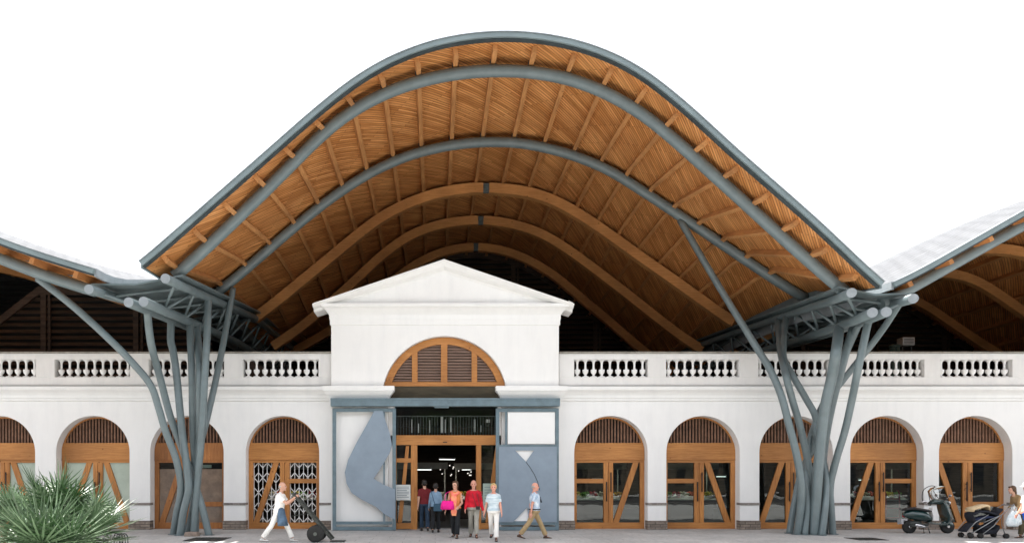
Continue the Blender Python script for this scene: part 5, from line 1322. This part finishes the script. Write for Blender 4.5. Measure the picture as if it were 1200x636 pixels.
# ------------------------------------------------------------ ground, sky, light, camera
def ground_mat():
    m, nt, b = new_mat('paving')
    N, L = nt.nodes, nt.links
    tc = N.new('ShaderNodeTexCoord')
    bt = N.new('ShaderNodeTexBrick'); bt.inputs['Scale'].default_value = 1; bt.inputs['Brick Width'].default_value = .9; bt.inputs['Row Height'].default_value = .6
    bt.inputs['Mortar Size'].default_value = .006; bt.inputs['Color1'].default_value = (.47, .465, .45, 1); bt.inputs['Color2'].default_value = (.42, .415, .405, 1); bt.inputs['Mortar'].default_value = (.17, .165, .16, 1)
    L.new(tc.outputs['Object'], bt.inputs['Vector'])
    def nz(sc, det, lo, hi, p0=.3, p1=.7):
        n = N.new('ShaderNodeTexNoise'); n.inputs['Scale'].default_value = sc; n.inputs['Detail'].default_value = det; n.inputs['Roughness'].default_value = .7
        L.new(tc.outputs['Object'], n.inputs['Vector']); c = N.new('ShaderNodeValToRGB')
        c.color_ramp.elements[0].position = p0; c.color_ramp.elements[0].color = (lo, lo, lo, 1); c.color_ramp.elements[1].position = p1; c.color_ramp.elements[1].color = (hi, hi, hi, 1)
        L.new(n.outputs['Fac'], c.inputs[0]); return c
    a = nz(.7, 8, .72, 1.1); c = nz(9, 8, .8, 1.1, .35, .6); x = N.new('ShaderNodeMixRGB'); x.blend_type = 'MULTIPLY'; x.inputs[0].default_value = 1
    y = N.new('ShaderNodeMixRGB'); y.blend_type = 'MULTIPLY'; y.inputs[0].default_value = 1
    L.new(bt.outputs['Color'], x.inputs[1]); L.new(a.outputs[0], x.inputs[2]); L.new(x.outputs[0], y.inputs[1]); L.new(c.outputs[0], y.inputs[2]); L.new(y.outputs[0], b.inputs['Base Color'])
    b.inputs['Roughness'].default_value = .75
    return m
g = MB(); g.add([(-900, -700, 0), (900, -700, 0), (900, 1200, 0), (-900, 1200, 0)], [(0, 1, 2, 3)])
struct(g.build('ground', ground_mat()))

def flat(name, y0, y1, z, m, h=0):
    b = MB(); b.box(-300, 300, y0, y1, z-.05, z); o = b.build(name, m); struct(o); return o
flat('road', -13.5, 4.2, .006, mat('asphalt', (.05, .05, .052), .85, .2, 8, .4, 60))
flat('kerb', 4.2, 4.45, .12, mat('kerb_stone', (.33, .32, .30), .8, .15, 3))
flat('kerb', -13.75, -13.5, .12, mat('kerb_stone', (.33, .32, .30), .8, .15, 3))
w = bpy.data.worlds.new('World'); S.world = w; w.use_nodes = True
nt = w.node_tree; bg = nt.nodes['Background']
sky = nt.nodes.new('ShaderNodeTexSky'); sky.sky_type = 'NISHITA'; sky.sun_disc = False
SUN = Vector((-.34, .02, 1)).normalized()     # towards the sun
el = math.asin(SUN.z); az = math.atan2(SUN.x, SUN.y)
sky.sun_elevation = el; sky.sun_rotation = az; sky.altitude = 20; sky.air_density = 1; sky.dust_density = 3; sky.ozone_density = 1
mx = nt.nodes.new('ShaderNodeMixRGB'); mx.inputs[0].default_value = VEIL
mx.inputs[2].default_value = (VEILV*1.0, VEILV*1.0, VEILV*1.0, 1)
nt.links.new(sky.outputs[0], mx.inputs[1]); nt.links.new(mx.outputs[0], bg.inputs[0]); bg.inputs[1].default_value = .1
sl = bpy.data.lights.new('sun', 'SUN'); sl.energy = 5.0; sl.angle = R(.6); sl.color = (1, .96, .9)
so = bpy.data.objects.new('sun', sl); COL.objects.link(so); so.rotation_euler = SUN.to_track_quat('Z', 'Y').to_euler(); so.location = (-20, 0, 40)

cd = bpy.data.cameras.new('camera'); cam = bpy.data.objects.new('camera', cd); COL.objects.link(cam)
cam.location = (0, 0, CH); cam.rotation_euler = (R(90), 0, 0)
cd.sensor_width = 36; cd.lens = 36*F/1200; cd.shift_x = (600-CX)/1200; cd.shift_y = (CY-318)/1200; cd.clip_end = 3000
S.camera = cam
S.view_settings.view_transform = 'Standard'; S.view_settings.look = 'None'; S.view_settings.gamma = 1; S.view_settings.use_curve_mapping = False
S.view_settings.exposure = EXPO
S.cycles.max_bounces = 10; S.cycles.diffuse_bounces = 4; S.cycles.transparent_max_bounces = 12
